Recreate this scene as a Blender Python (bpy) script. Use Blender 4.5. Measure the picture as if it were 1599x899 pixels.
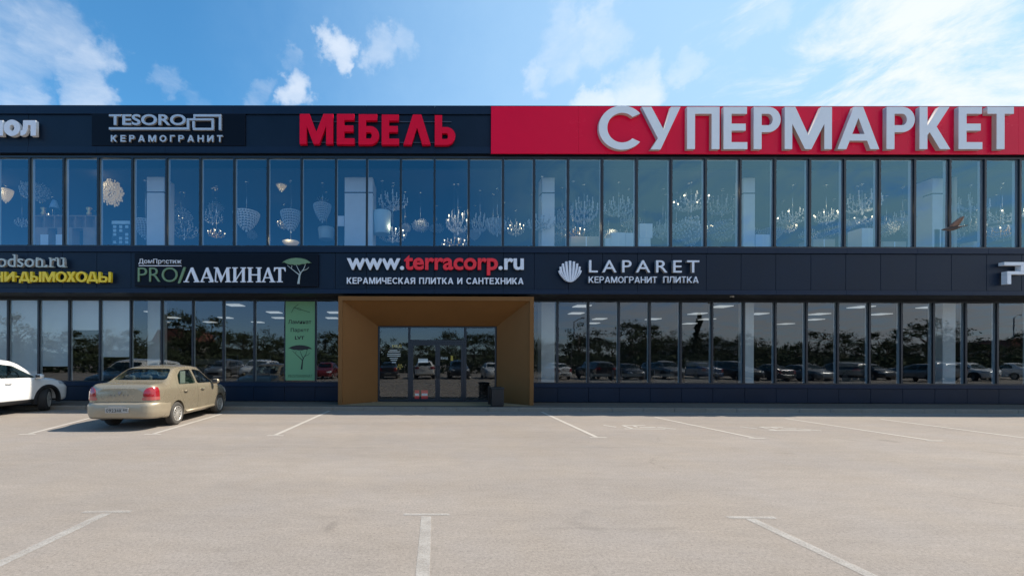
import bpy, bmesh, math, random
import numpy as np
from mathutils import Vector, Matrix, noise

for _o in list(bpy.data.objects):
    bpy.data.objects.remove(_o)
S = bpy.context.scene
C = S.collection
R = math.radians

# ------------------------------------------------------------------ camera
FPX, CX, CY, EYE = 650.0, 662.5, 563.0, 1.63          # photo pixels (1599 x 899) and metres
camd = bpy.data.cameras.new('camera')
cam = bpy.data.objects.new('camera', camd)
C.objects.link(cam)
camd.sensor_width = 36.0
camd.lens = 36.0 * FPX / 1599.0
camd.shift_x = (799.5 - CX) / 1599.0
camd.shift_y = (CY - 449.5) / 1599.0
camd.clip_start = 0.05
camd.clip_end = 3000
CAMR = Matrix.Rotation(R(0.23), 3, 'Z') @ Matrix.Rotation(R(90), 3, 'X') @ Matrix.Rotation(R(0.20), 3, 'Z')
cam.matrix_world = Matrix.Translation((0, 0, EYE)) @ CAMR.to_4x4()
S.camera = cam

def ray(px, py):
    return CAMR @ Vector(((px - CX) / FPX, (CY - py) / FPX, -1.0))

def at(px, py, Y):                                     # point of the plane y = Y seen at a photo pixel
    d = ray(px, py)
    return Vector((0, 0, EYE)) + d * (Y / d.y)

def gr(px, py, z=0.0):                                 # point of the ground seen at a photo pixel
    d = ray(px, py)
    return Vector((0, 0, EYE)) + d * ((z - EYE) / d.z)

# ------------------------------------------------------------------ world and sun
SUN = Vector((0.88, 0.17, 1.0)).normalized()
W = bpy.data.worlds.new('World')
S.world = W
W.use_nodes = True
wn, wl = W.node_tree.nodes, W.node_tree.links
wn.clear()
w_out = wn.new('ShaderNodeOutputWorld')
w_bg = wn.new('ShaderNodeBackground')
w_bg.inputs['Strength'].default_value = 0.105
sky = wn.new('ShaderNodeTexSky')
sky.sky_type = 'NISHITA'
sky.sun_disc = False
sky.sun_elevation = math.asin(SUN.z)
sky.sun_rotation = math.atan2(SUN.x, SUN.y)
sky.altitude = 100
sky.air_density = 1.0
sky.dust_density = 0.6
sky.ozone_density = 3.0

def wmath(op, a, b=None, c=None):
    n = wn.new('ShaderNodeMath')
    n.operation = op
    for i, v in enumerate((a, b, c)):
        if v is None:
            continue
        if isinstance(v, (int, float)):
            n.inputs[i].default_value = v
        else:
            wl.new(v, n.inputs[i])
    return n.outputs[0]

tc = wn.new('ShaderNodeTexCoord')
sep = wn.new('ShaderNodeSeparateXYZ')
wl.new(tc.outputs['Generated'], sep.inputs[0])
dz = wmath('MAXIMUM', wmath('ADD', sep.outputs[2], 0.06), 0.03)
comb = wn.new('ShaderNodeCombineXYZ')
wl.new(wmath('DIVIDE', sep.outputs[0], dz), comb.inputs[0])
wl.new(wmath('DIVIDE', sep.outputs[1], dz), comb.inputs[1])

def wnoise(scale, detail, rough, dist=0.0, rot=0.0, stretch=1.0):
    mp = wn.new('ShaderNodeMapping')
    mp.inputs['Rotation'].default_value = (0, 0, rot)
    mp.inputs['Scale'].default_value = (1.0, stretch, 1.0)
    wl.new(comb.outputs[0], mp.inputs[0])
    t = wn.new('ShaderNodeTexNoise')
    t.inputs['Scale'].default_value = scale
    t.inputs['Detail'].default_value = detail
    t.inputs['Roughness'].default_value = rough
    t.inputs['Distortion'].default_value = dist
    wl.new(mp.outputs[0], t.inputs['Vector'])
    return t.outputs['Fac']

def wramp(v, lo, hi):
    m = wn.new('ShaderNodeMapRange')
    m.interpolation_type = 'SMOOTHSTEP'
    m.inputs['From Min'].default_value = lo
    m.inputs['From Max'].default_value = hi
    wl.new(v, m.inputs['Value'])
    return m.outputs[0]

wv = tc.outputs['Generated']
for sc_, amp in ((7.0, 0.16), (24.0, 0.075)):           # ragged outlines
    t_ = wn.new('ShaderNodeTexNoise')
    t_.inputs['Scale'].default_value = sc_
    t_.inputs['Detail'].default_value = 7
    t_.inputs['Roughness'].default_value = 0.6
    wl.new(tc.outputs['Generated'], t_.inputs['Vector'])
    a_ = wn.new('ShaderNodeVectorMath')
    a_.operation = 'SUBTRACT'
    wl.new(t_.outputs['Color'], a_.inputs[0])
    a_.inputs[1].default_value = (0.5, 0.5, 0.5)
    m_ = wn.new('ShaderNodeVectorMath')
    m_.operation = 'SCALE'
    wl.new(a_.outputs[0], m_.inputs[0])
    m_.inputs['Scale'].default_value = amp
    p_ = wn.new('ShaderNodeVectorMath')
    p_.operation = 'ADD'
    wl.new(wv, p_.inputs[0])
    wl.new(m_.outputs[0], p_.inputs[1])
    wv = p_.outputs[0]
nrm = wn.new('ShaderNodeVectorMath')
nrm.operation = 'NORMALIZE'
wl.new(wv, nrm.inputs[0])
WARPED = nrm.outputs[0]

def wblob(direction, r_in, r_out):                      # soft patch of sky round one direction (degrees)
    d = Vector(direction).normalized()
    dp = wn.new('ShaderNodeVectorMath')
    dp.operation = 'DOT_PRODUCT'
    dp.inputs[1].default_value = d
    wl.new(WARPED, dp.inputs[0])
    return wramp(dp.outputs['Value'], math.cos(R(r_out)), math.cos(R(r_in)))

fine = wnoise(3.2, 9, 0.62, 0.25)
wisp = wnoise(2.4, 11, 0.68, 0.6, R(35), 0.8)
# separate clouds standing in the blue
patch = None
for px, py, ri, ro, k in ((25, 25, 0.5, 5.0, 0.55), (75, 62, 0.4, 4.6, 0.70), (112, 92, 0.3, 3.9, 0.82), (124, 140, 0.3, 3.4, 0.85),
                          (10, 95, 0.3, 4.2, 0.58), (10, 160, 0.3, 3.0, 0.66), (262, 138, 0.2, 2.2, 0.48), (300, 160, 0.2, 2.0, 0.36),
                          (522, 70, 0.4, 2.9, 1.0), (532, 98, 0.2, 1.9, 0.92), (590, 84, 0.3, 3.0, 0.60), (625, 84, 0.2, 2.4, 0.46),
                          (460, 150, 0.4, 2.8, 1.10), (405, 150, 0.2, 2.0, 0.45), (455, 100, 0.2, 2.0, 0.48),
                          (925, 158, 0.6, 3.2, 1.05), (990, 150, 0.6, 4.0, 1.0), (985, 108, 0.3, 3.2, 0.78), (1075, 105, 0.3, 3.0, 0.72),
                          (830, 106, 0.2, 2.6, 0.62), (880, 60, 0.3, 4.4, 0.55), (940, 38, 0.3, 3.6, 0.56), (1190, 25, 0.3, 3.2, 0.62)):
    b = wmath('MULTIPLY', wblob(ray(px, py), ri, ro), k)
    patch = b if patch is None else wmath('MAXIMUM', patch, b)
cum = wramp(wmath('ADD', wmath('MULTIPLY', patch, 0.9), wmath('MULTIPLY', wmath('SUBTRACT', fine, 0.5), 1.35)), 0.0, 1.45)
cum = wmath('MULTIPLY', cum, wramp(patch, 0.0, 0.55))
# broad bright cirrus on the sun's side
ex = wblob(ray(1660, 190), 2, 31)
haze = wmath('MULTIPLY', wblob(ray(1640, 240), 4, 80), 0.80)
cir = wmath('MULTIPLY', wramp(wmath('ADD', wmath('MULTIPLY', ex, 0.62), wmath('MULTIPLY', wmath('SUBTRACT', wisp, 0.5), 2.6)), 0.20, 0.92), wramp(ex, 0.02, 0.25))
# grey-white clouds on the side behind the camera, which the windows mirror
back = wmath('MULTIPLY', wblob((1.35, -1.0, 0.45), 14, 50), wramp(wisp, 0.26, 0.58))
fac = wmath('MINIMUM', wmath('ADD', wmath('MAXIMUM', wmath('MULTIPLY', cum, 0.84), wmath('MULTIPLY', cir, 0.92)), back), 1.0)
cl = wn.new('ShaderNodeMix')
cl.data_type = 'RGBA'
wl.new(fac, cl.inputs['Factor'])
tint = wn.new('ShaderNodeMix')                           # hazy spring air: less red in the open sky
tint.data_type = 'RGBA'
tint.blend_type = 'MULTIPLY'
tint.inputs['Factor'].default_value = 1.0
tlo = wn.new('ShaderNodeMix')
tlo.data_type = 'RGBA'
tlo.inputs['A'].default_value = (0.66, 0.84, 1.10, 1)
tlo.inputs['B'].default_value = (0.44, 0.93, 1.06, 1)
wl.new(wramp(sep.outputs[2], 0.08, 0.46), tlo.inputs['Factor'])
wl.new(tlo.outputs['Result'], tint.inputs['B'])
wl.new(sky.outputs[0], tint.inputs['A'])
hz = wn.new('ShaderNodeMix')
hz.data_type = 'RGBA'
wl.new(haze, hz.inputs['Factor'])
wl.new(tint.outputs['Result'], hz.inputs['A'])
hz.inputs['B'].default_value = (2.6, 3.75, 4.9, 1)
wl.new(hz.outputs['Result'], cl.inputs['A'])
cl.inputs['B'].default_value = (4.6, 4.85, 5.2, 1)
wl.new(cl.outputs['Result'], w_bg.inputs['Color'])
wl.new(w_bg.outputs[0], w_out.inputs[0])

sund = bpy.data.lights.new('sun', 'SUN')
sund.energy = 3.6
sund.angle = R(0.53)
sund.color = (1.0, 0.91, 0.80)
sun = bpy.data.objects.new('sun', sund)
C.objects.link(sun)
sun.rotation_mode = 'QUATERNION'
sun.rotation_quaternion = SUN.to_track_quat('Z', 'Y')

S.view_settings.view_transform = 'Standard'
S.view_settings.look = 'None'
S.view_settings.gamma = 1.0
S.view_settings.exposure = 1.0
S.view_settings.use_curve_mapping = False
S.cycles.max_bounces = 8
S.cycles.transparent_max_bounces = 16
S.cycles.glossy_bounces = 4
S.cycles.diffuse_bounces = 3
S.cycles.caustics_reflective = False
S.cycles.caustics_refractive = False
S.cycles.sample_clamp_indirect = 6.0
S.cycles.use_denoising = True

# ------------------------------------------------------------------ materials
def mat(name, col, rough=0.6, metal=0.0, spec=0.5, var=0.0, vscale=3.0, bump=0.0, bscale=60.0, emit=None, estr=0.0, coat=0.0):
    m = bpy.data.materials.new(name)
    m.use_nodes = True
    nt = m.node_tree
    p = nt.nodes['Principled BSDF']
    p.inputs['Base Color'].default_value = (*col, 1)
    p.inputs['Roughness'].default_value = rough
    p.inputs['Metallic'].default_value = metal
    p.inputs['Specular IOR Level'].default_value = spec
    p.inputs['Coat Weight'].default_value = coat
    p.inputs['Coat Roughness'].default_value = 0.05
    if emit:
        p.inputs['Emission Color'].default_value = (*emit, 1)
        p.inputs['Emission Strength'].default_value = estr
    if var or bump:
        t = nt.nodes.new('ShaderNodeTexCoord')
    if var:
        n = nt.nodes.new('ShaderNodeTexNoise')
        n.inputs['Scale'].default_value = vscale
        n.inputs['Detail'].default_value = 7
        n.inputs['Roughness'].default_value = 0.65
        nt.links.new(t.outputs['Object'], n.inputs['Vector'])
        r = nt.nodes.new('ShaderNodeMapRange')
        r.inputs['From Min'].default_value = 0.25
        r.inputs['From Max'].default_value = 0.75
        r.inputs['To Min'].default_value = 1.0 - var
        r.inputs['To Max'].default_value = 1.0 + var
        nt.links.new(n.outputs['Fac'], r.inputs['Value'])
        x = nt.nodes.new('ShaderNodeMix')
        x.data_type = 'RGBA'
        x.blend_type = 'MULTIPLY'
        x.inputs['Factor'].default_value = 1.0
        x.inputs['A'].default_value = (*col, 1)
        nt.links.new(r.outputs[0], x.inputs['B'])
        nt.links.new(x.outputs['Result'], p.inputs['Base Color'])
        r2 = nt.nodes.new('ShaderNodeMapRange')
        r2.inputs['To Min'].default_value = max(0.02, rough - 0.12)
        r2.inputs['To Max'].default_value = min(1.0, rough + 0.12)
        nt.links.new(n.outputs['Fac'], r2.inputs['Value'])
        nt.links.new(r2.outputs[0], p.inputs['Roughness'])
    if bump:
        n2 = nt.nodes.new('ShaderNodeTexNoise')
        n2.inputs['Scale'].default_value = bscale
        n2.inputs['Detail'].default_value = 4
        nt.links.new(t.outputs['Object'], n2.inputs['Vector'])
        b = nt.nodes.new('ShaderNodeBump')
        b.inputs['Strength'].default_value = bump
        b.inputs['Distance'].default_value = 0.02
        nt.links.new(n2.outputs['Fac'], b.inputs['Height'])
        nt.links.new(b.outputs[0], p.inputs['Normal'])
    return m

def glass_mat(name, tint, refl_tint, base, edge, wav=0.0):
    m = bpy.data.materials.new(name)
    m.use_nodes = True
    nt = m.node_tree
    nt.nodes.clear()
    o = nt.nodes.new('ShaderNodeOutputMaterial')
    tr = nt.nodes.new('ShaderNodeBsdfTransparent')
    tr.inputs[0].default_value = (*tint, 1)
    gl = nt.nodes.new('ShaderNodeBsdfGlossy')
    gl.inputs['Color'].default_value = (*refl_tint, 1)
    gl.inputs['Roughness'].default_value = 0.0
    lw = nt.nodes.new('ShaderNodeLayerWeight')
    lw.inputs['Blend'].default_value = 0.5
    pw = nt.nodes.new('ShaderNodeMath')
    pw.operation = 'POWER'
    nt.links.new(lw.outputs['Facing'], pw.inputs[0])
    pw.inputs[1].default_value = 4.0
    ma = nt.nodes.new('ShaderNodeMath')
    ma.operation = 'MULTIPLY_ADD'
    nt.links.new(pw.outputs[0], ma.inputs[0])
    ma.inputs[1].default_value = edge
    ma.inputs[2].default_value = base
    mx = nt.nodes.new('ShaderNodeMixShader')
    nt.links.new(ma.outputs[0], mx.inputs[0])
    nt.links.new(tr.outputs[0], mx.inputs[1])
    nt.links.new(gl.outputs[0], mx.inputs[2])
    nt.links.new(mx.outputs[0], o.inputs[0])
    if wav:
        t = nt.nodes.new('ShaderNodeTexCoord')
        n = nt.nodes.new('ShaderNodeTexNoise')
        n.inputs['Scale'].default_value = 1.1
        n.inputs['Detail'].default_value = 1.5
        nt.links.new(t.outputs['Object'], n.inputs['Vector'])
        b = nt.nodes.new('ShaderNodeBump')
        b.inputs['Strength'].default_value = wav
        b.inputs['Distance'].default_value = 0.02
        nt.links.new(n.outputs['Fac'], b.inputs['Height'])
        nt.links.new(b.outputs[0], gl.inputs['Normal'])
    return m

M = {}
M['clad'] = mat('navy_cladding', (0.0060, 0.0155, 0.033), 0.40, spec=0.20, var=0.22, vscale=0.5, bump=0.16, bscale=0.9)
M['trim'] = mat('navy_trim', (0.007, 0.019, 0.044), 0.42, spec=0.20, var=0.08, vscale=0.9)
M['seam'] = mat('dark_joint', (0.006, 0.008, 0.011), 0.8)
M['soffit'] = mat('dark_soffit', (0.020, 0.024, 0.030), 0.6, var=0.1)
M['frame'] = mat('window_frame_paint', (0.010, 0.015, 0.023), 0.35, var=0.08)
M['frame_in'] = mat('window_frame_inside', (0.44, 0.50, 0.54), 0.5, var=0.06)
M['glass_up'] = glass_mat('coated_glass', (0.80, 0.88, 0.94), (0.38, 0.80, 1.0), 0.168, 0.75, 0.035)
M['glass_lo'] = glass_mat('shop_glass', (0.80, 0.84, 0.84), (0.92, 0.97, 1.0), 0.098, 0.75, 0.03)
M['bronze'] = mat('bronze_composite', (0.200, 0.096, 0.033), 0.5, spec=0.10, var=0.08, vscale=0.9, bump=0.03, bscale=1.5)
M['white_wall'] = mat('white_plaster', (0.72, 0.72, 0.70), 0.8, var=0.05)
M['black_ceiling'] = mat('black_ceiling', (0.012, 0.013, 0.015), 0.9)
M['dark_wall'] = mat('dark_wall', (0.030, 0.034, 0.040), 0.85, var=0.3, vscale=0.6)
M['shop_floor'] = mat('shop_floor', (0.16, 0.15, 0.14), 0.25, var=0.1)
M['led'] = mat('led_panel', (0.9, 0.9, 0.9), 0.5, emit=(0.92, 0.97, 1.0), estr=0.22)
M['bulb'] = mat('lit_bulb', (1, 0.9, 0.7), 0.4, emit=(1.0, 0.80, 0.50), estr=2.2)
M['bulb_off'] = mat('candle_sleeve', (0.78, 0.78, 0.74), 0.3)
M['crystal'] = mat('crystal', (0.46, 0.49, 0.50), 0.12, spec=0.9, coat=0.5)
M['crystal_warm'] = mat('crystal_lit', (0.66, 0.60, 0.46), 0.15, spec=0.9, emit=(1.0, 0.72, 0.36), estr=0.10)
M['chrome'] = mat('chrome', (0.62, 0.62, 0.60), 0.2, metal=0.9)
M['brass'] = mat('brass', (0.55, 0.36, 0.12), 0.3, metal=0.8)
M['wood'] = mat('oak_board', (0.33, 0.205, 0.115), 0.55, var=0.18, vscale=4)
M['red'] = mat('red_acrylic', (0.80, 0.002, 0.034), 0.38, var=0.05, spec=0.15)
M['red_bright'] = mat('red_letter', (0.85, 0.012, 0.020), 0.35)
M['red_board'] = mat('red_board', (0.86, 0.003, 0.046), 0.25, spec=0.14, var=0.04, vscale=0.5)
M['letter'] = mat('white_letter', (0.86, 0.86, 0.86), 0.45, var=0.04)
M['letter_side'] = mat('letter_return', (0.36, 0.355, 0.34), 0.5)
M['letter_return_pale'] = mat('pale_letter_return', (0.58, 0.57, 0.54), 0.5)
M['letter_pale'] = mat('pale_letter', (0.74, 0.77, 0.83), 0.4)
M['grey_letter'] = mat('grey_letter', (0.42, 0.48, 0.46), 0.35)
M['yellow'] = mat('yellow_letter', (0.80, 0.58, 0.02), 0.4)
M['sign_green'] = mat('green_letter', (0.15, 0.25, 0.13), 0.45)
M['sign_black'] = mat('black_sign_board', (0.004, 0.006, 0.012), 0.35, spec=0.12)
M['steel'] = mat('brushed_letter', (0.55, 0.57, 0.60), 0.35, metal=0.35)
M['rail'] = mat('mounting_rail', (0.045, 0.06, 0.09), 0.5)
M['blind'] = mat('white_blind', (0.70, 0.71, 0.70), 0.85, var=0.03, vscale=2)
M['banner'] = mat('green_banner', (0.145, 0.33, 0.165), 0.6, var=0.03)
M['ink'] = mat('black_ink', (0.012, 0.014, 0.012), 0.6)
M['ink_green'] = mat('dark_green_ink', (0.05, 0.13, 0.06), 0.6)
M['bin'] = mat('black_plastic', (0.012, 0.012, 0.013), 0.45, bump=0.1, bscale=80)
M['sticker'] = mat('white_sticker', (0.78, 0.78, 0.76), 0.5)
M['sticker_y'] = mat('yellow_sticker', (0.75, 0.52, 0.08), 0.5)
M['carton'] = mat('carton', (0.46, 0.36, 0.25), 0.75, var=0.08)
M['white_box'] = mat('white_carton', (0.72, 0.74, 0.75), 0.6, var=0.04)
M['teal'] = mat('dark_display_board', (0.02, 0.05, 0.065), 0.5)
M['cyan'] = mat('pale_shade', (0.50, 0.66, 0.70), 0.6)
M['blue_shade'] = mat('blue_lamp_shade', (0.25, 0.42, 0.60), 0.6)
M['rack'] = mat('dark_rack', (0.05, 0.05, 0.055), 0.6)
M['tile'] = mat('tile_sample', (0.10, 0.09, 0.08), 0.3, var=0.4, vscale=1.3)
# cars
M['champagne'] = mat('champagne_paint', (0.35, 0.300, 0.212), 0.28, metal=0.45, coat=0.7, var=0.06, vscale=2.6)
M['dusty_champagne'] = mat('dusty_champagne_paint', (0.355, 0.302, 0.215), 0.40, metal=0.3, coat=0.3, var=0.10, vscale=3.0)
M['white_paint'] = mat('white_paint', (0.78, 0.78, 0.76), 0.25, coat=0.8, var=0.02)
M['grey_paint'] = mat('grey_paint', (0.20, 0.21, 0.22), 0.3, coat=0.8, metal=0.3)
M['dark_paint'] = mat('dark_paint', (0.03, 0.032, 0.04), 0.25, coat=0.9)
M['blue_paint'] = mat('blue_paint', (0.04, 0.09, 0.2), 0.25, coat=0.9)
M['darkred_paint'] = mat('dark_red_paint', (0.2, 0.02, 0.02), 0.25, coat=0.9)
M['car_glass'] = glass_mat('car_glass', (0.50, 0.58, 0.56), (0.95, 1.0, 1.0), 0.055, 0.8)
M['rubber'] = mat('tyre_rubber', (0.022, 0.022, 0.022), 0.85, var=0.25, vscale=14, bump=0.1, bscale=90)
M['dusty_rubber'] = mat('dusty_tyre_rubber', (0.06, 0.055, 0.048), 0.9, var=0.3, vscale=12)
M['black_trim'] = mat('black_trim', (0.016, 0.016, 0.017), 0.6)
M['rim'] = mat('wheel_silver', (0.50, 0.48, 0.44), 0.38, metal=0.5, var=0.1, vscale=8)
M['tail'] = mat('tail_lamp_red', (0.30, 0.010, 0.016), 0.12, coat=1.0)
M['tail_clear'] = mat('tail_lamp_clear', (0.40, 0.09, 0.08), 0.15, coat=1.0)
M['headlamp'] = mat('headlamp_lens', (0.45, 0.48, 0.50), 0.08, coat=1.0)
M['plate'] = mat('number_plate', (0.40, 0.38, 0.335), 0.45, var=0.05)
M['seat'] = mat('seat_fabric', (0.16, 0.15, 0.135), 0.9)
M['seat_light'] = mat('pale_seat_cover', (0.50, 0.48, 0.43), 0.9)
M['dark_in'] = mat('cabin_trim', (0.035, 0.035, 0.036), 0.8)
M['feather'] = mat('brown_feather', (0.10, 0.075, 0.062), 0.8, var=0.25, vscale=18)
M['feather_wing'] = mat('wing_feather', (0.23, 0.155, 0.13), 0.8, var=0.3, vscale=25)
# ground
def ground_mat(name, col, brick=None):
    m = bpy.data.materials.new(name)
    m.use_nodes = True
    nt = m.node_tree
    L = nt.links
    p = nt.nodes['Principled BSDF']
    p.inputs['Roughness'].default_value = 0.92
    p.inputs['Specular IOR Level'].default_value = 0.25
    tcn = nt.nodes.new('ShaderNodeTexCoord')
    def nz(scale, det, rough, sx=1.0, sy=1.0, dist=0.0):
        mp = nt.nodes.new('ShaderNodeMapping')
        mp.inputs['Scale'].default_value = (sx, sy, 1)
        L.new(tcn.outputs['Object'], mp.inputs[0])
        n = nt.nodes.new('ShaderNodeTexNoise')
        n.inputs['Scale'].default_value = scale
        n.inputs['Detail'].default_value = det
        n.inputs['Roughness'].default_value = rough
        n.inputs['Distortion'].default_value = dist
        L.new(mp.outputs[0], n.inputs['Vector'])
        return n.outputs['Fac']
    def mr(v, a, b, c, d):
        r = nt.nodes.new('ShaderNodeMapRange')
        for k, x in zip(('From Min', 'From Max', 'To Min', 'To Max'), (a, b, c, d)):
            r.inputs[k].default_value = x
        L.new(v, r.inputs['Value'])
        return r.outputs[0]
    def mul(a, b):
        k = nt.nodes.new('ShaderNodeMath')
        k.operation = 'MULTIPLY'
        L.new(a, k.inputs[0]); L.new(b, k.inputs[1])
        return k.outputs[0]
    grain = nz(150, 3, 0.7)
    grit = nz(36, 5, 0.75)
    pat = nz(0.32, 6, 0.6, 1, 1, 0.4)
    streak = nz(0.55, 6, 0.65, 0.22, 1.6, 0.3)
    v = mul(mr(grain, 0.3, 0.7, 0.72, 1.25), mr(grit, 0.28, 0.72, 0.74, 1.24))
    v = mul(v, mr(pat, 0.3, 0.7, 0.94, 1.05))
    v = mul(v, mr(streak, 0.3, 0.72, 1.06, 0.90))
    v = mul(v, mr(nz(5.0, 6, 0.7, 0.5, 1.3), 0.3, 0.7, 0.92, 1.06))
    v = mul(v, mr(nz(64, 2, 0.5), 0.64, 0.74, 1.0, 0.50))        # dark stones and specks
    v = mul(v, mr(nz(0.9, 7, 0.7, 0.10, 2.2, 0.6), 0.60, 0.72, 1.0, 0.88))   # tyre-worn streaks
    if name == 'dusty_asphalt':
        v = mul(v, mr(nz(0.75, 3, 0.45, 1, 1, 0.8), 0.69, 0.76, 1.0, 0.80))      # old oil stains
        wp = nt.nodes.new('ShaderNodeTexNoise')
        wp.inputs['Scale'].default_value = 0.9
        wp.inputs['Detail'].default_value = 6
        L.new(tcn.outputs['Object'], wp.inputs['Vector'])
        ad = nt.nodes.new('ShaderNodeVectorMath')
        ad.operation = 'MULTIPLY_ADD'
        L.new(wp.outputs['Color'], ad.inputs[0])
        ad.inputs[1].default_value = (1.6, 1.6, 0)
        L.new(tcn.outputs['Object'], ad.inputs[2])
        vo = nt.nodes.new('ShaderNodeTexVoronoi')                                # thin cracks
        vo.voronoi_dimensions = '2D'
        vo.feature = 'DISTANCE_TO_EDGE'
        vo.inputs['Scale'].default_value = 0.16
        L.new(ad.outputs[0], vo.inputs['Vector'])
        ck = mr(vo.outputs['Distance'], 0.0, 0.0035, 1.0, 0.0)
        ck = mul(ck, mr(nz(0.35, 3, 0.5), 0.50, 0.60, 0.0, 1.0))
        v = mul(v, mr(ck, 0.0, 1.0, 1.0, 0.84))
    mx = nt.nodes.new('ShaderNodeMix')
    mx.data_type = 'RGBA'
    mx.blend_type = 'MULTIPLY'
    mx.inputs['Factor'].default_value = 1.0
    hue = nt.nodes.new('ShaderNodeMix')
    hue.data_type = 'RGBA'
    hue.inputs['A'].default_value = (col[0] * 1.01, col[1], col[2] * 0.975, 1)
    hue.inputs['B'].default_value = (col[0] * 0.985, col[1], col[2] * 1.02, 1)
    L.new(mr(nz(0.8, 4, 0.6), 0.35, 0.65, 0, 1), hue.inputs['Factor'])
    L.new(hue.outputs['Result'], mx.inputs['A'])
    L.new(v, mx.inputs['B'])
    outc = mx.outputs['Result']
    if brick:
        bt = nt.nodes.new('ShaderNodeTexBrick')
        bt.inputs['Scale'].default_value = brick
        bt.inputs['Color1'].default_value = (0.95, 0.95, 0.95, 1)
        bt.inputs['Color2'].default_value = (1.04, 1.03, 1.02, 1)
        bt.inputs['Mortar'].default_value = (0.78, 0.78, 0.78, 1)
        bt.inputs['Mortar Size'].default_value = 0.02
        L.new(tcn.outputs['Object'], bt.inputs['Vector'])
        m2 = nt.nodes.new('ShaderNodeMix')
        m2.data_type = 'RGBA'
        m2.blend_type = 'MULTIPLY'
        m2.inputs['Factor'].default_value = 1.0
        L.new(outc, m2.inputs['A'])
        L.new(bt.outputs['Color'], m2.inputs['B'])
        outc = m2.outputs['Result']
    L.new(outc, p.inputs['Base Color'])
    b = nt.nodes.new('ShaderNodeBump')
    b.inputs['Strength'].default_value = 0.45
    b.inputs['Distance'].default_value = 0.006
    L.new(grain, b.inputs['Height'])
    L.new(b.outputs[0], p.inputs['Normal'])
    return m
M['asphalt'] = ground_mat('dusty_asphalt', (0.281, 0.246, 0.212))
M['paving'] = ground_mat('paving', (0.150, 0.128, 0.104), 2.4)
M['kerbstone'] = ground_mat('kerbstone', (0.25, 0.22, 0.18))
M['ochre_stone'] = ground_mat('ochre_stone', (0.30, 0.23, 0.13))

def paint_mat(name, keep):
    m = mat(name, (0.44, 0.415, 0.375), 0.85, var=0.08, vscale=9)
    nt = m.node_tree
    p = nt.nodes['Principled BSDF']
    o = nt.nodes['Material Output']
    t = nt.nodes.new('ShaderNodeTexCoord')
    n = nt.nodes.new('ShaderNodeTexNoise')
    n.inputs['Scale'].default_value = 70
    n.inputs['Detail'].default_value = 8
    n.inputs['Roughness'].default_value = 0.72
    nt.links.new(t.outputs['Object'], n.inputs['Vector'])
    r = nt.nodes.new('ShaderNodeMapRange')
    r.inputs['From Min'].default_value = keep - 0.12
    r.inputs['From Max'].default_value = keep + 0.16
    r.inputs['To Min'].default_value = 0.80
    r.inputs['To Max'].default_value = 0.42
    nt.links.new(n.outputs['Fac'], r.inputs['Value'])
    x = nt.nodes.new('ShaderNodeMixShader')
    tr = nt.nodes.new('ShaderNodeBsdfTransparent')
    n3 = nt.nodes.new('ShaderNodeTexNoise')              # patches rubbed away by tyres
    n3.inputs['Scale'].default_value = 5
    n3.inputs['Detail'].default_value = 6
    nt.links.new(t.outputs['Object'], n3.inputs['Vector'])
    r3 = nt.nodes.new('ShaderNodeMapRange')
    r3.inputs['From Min'].default_value = 0.38
    r3.inputs['From Max'].default_value = 0.62
    r3.inputs['To Min'].default_value = 0.66
    r3.inputs['To Max'].default_value = 1.0
    nt.links.new(n3.outputs['Fac'], r3.inputs['Value'])
    ml = nt.nodes.new('ShaderNodeMath')
    ml.operation = 'MULTIPLY'
    nt.links.new(r.outputs[0], ml.inputs[0])
    nt.links.new(r3.outputs[0], ml.inputs[1])
    nt.links.new(ml.outputs[0], x.inputs[0])
    nt.links.new(tr.outputs[0], x.inputs[1])
    nt.links.new(p.outputs[0], x.inputs[2])
    nt.links.new(x.outputs[0], o.inputs[0])
    return m
M['paint'] = paint_mat('worn_white_paint', 0.52)
M['paint_faint'] = paint_mat('faded_white_paint', 0.42)
M['paint_symbol'] = mat('white_symbol_paint', (0.52, 0.49, 0.44), 0.85, var=0.1, vscale=4)
M['paint_far'] = mat('white_road_paint', (0.425, 0.39, 0.34), 0.85, var=0.10, vscale=3)

# ------------------------------------------------------------------ mesh helpers
def tag(o, label=None, cat=None, group=None, kind=None):
    for k, v in (('label', label), ('category', cat), ('group', group), ('kind', kind)):
        if v:
            o[k] = v
    return o

def link(name, me, parent=None, loc=None, rot=None):
    o = bpy.data.objects.new(name, me)
    C.objects.link(o)
    if parent:
        o.parent = parent
    if loc is not None:
        o.location = loc
    if rot is not None:
        o.rotation_euler = rot
    return o

def empty(name, loc, label, cat, group=None, rz=0.0):
    o = bpy.data.objects.new(name, None)
    o.empty_display_size = 0.3
    C.objects.link(o)
    o.location = loc
    o.rotation_euler = (0, 0, rz)
    return tag(o, label, cat, group)

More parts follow.
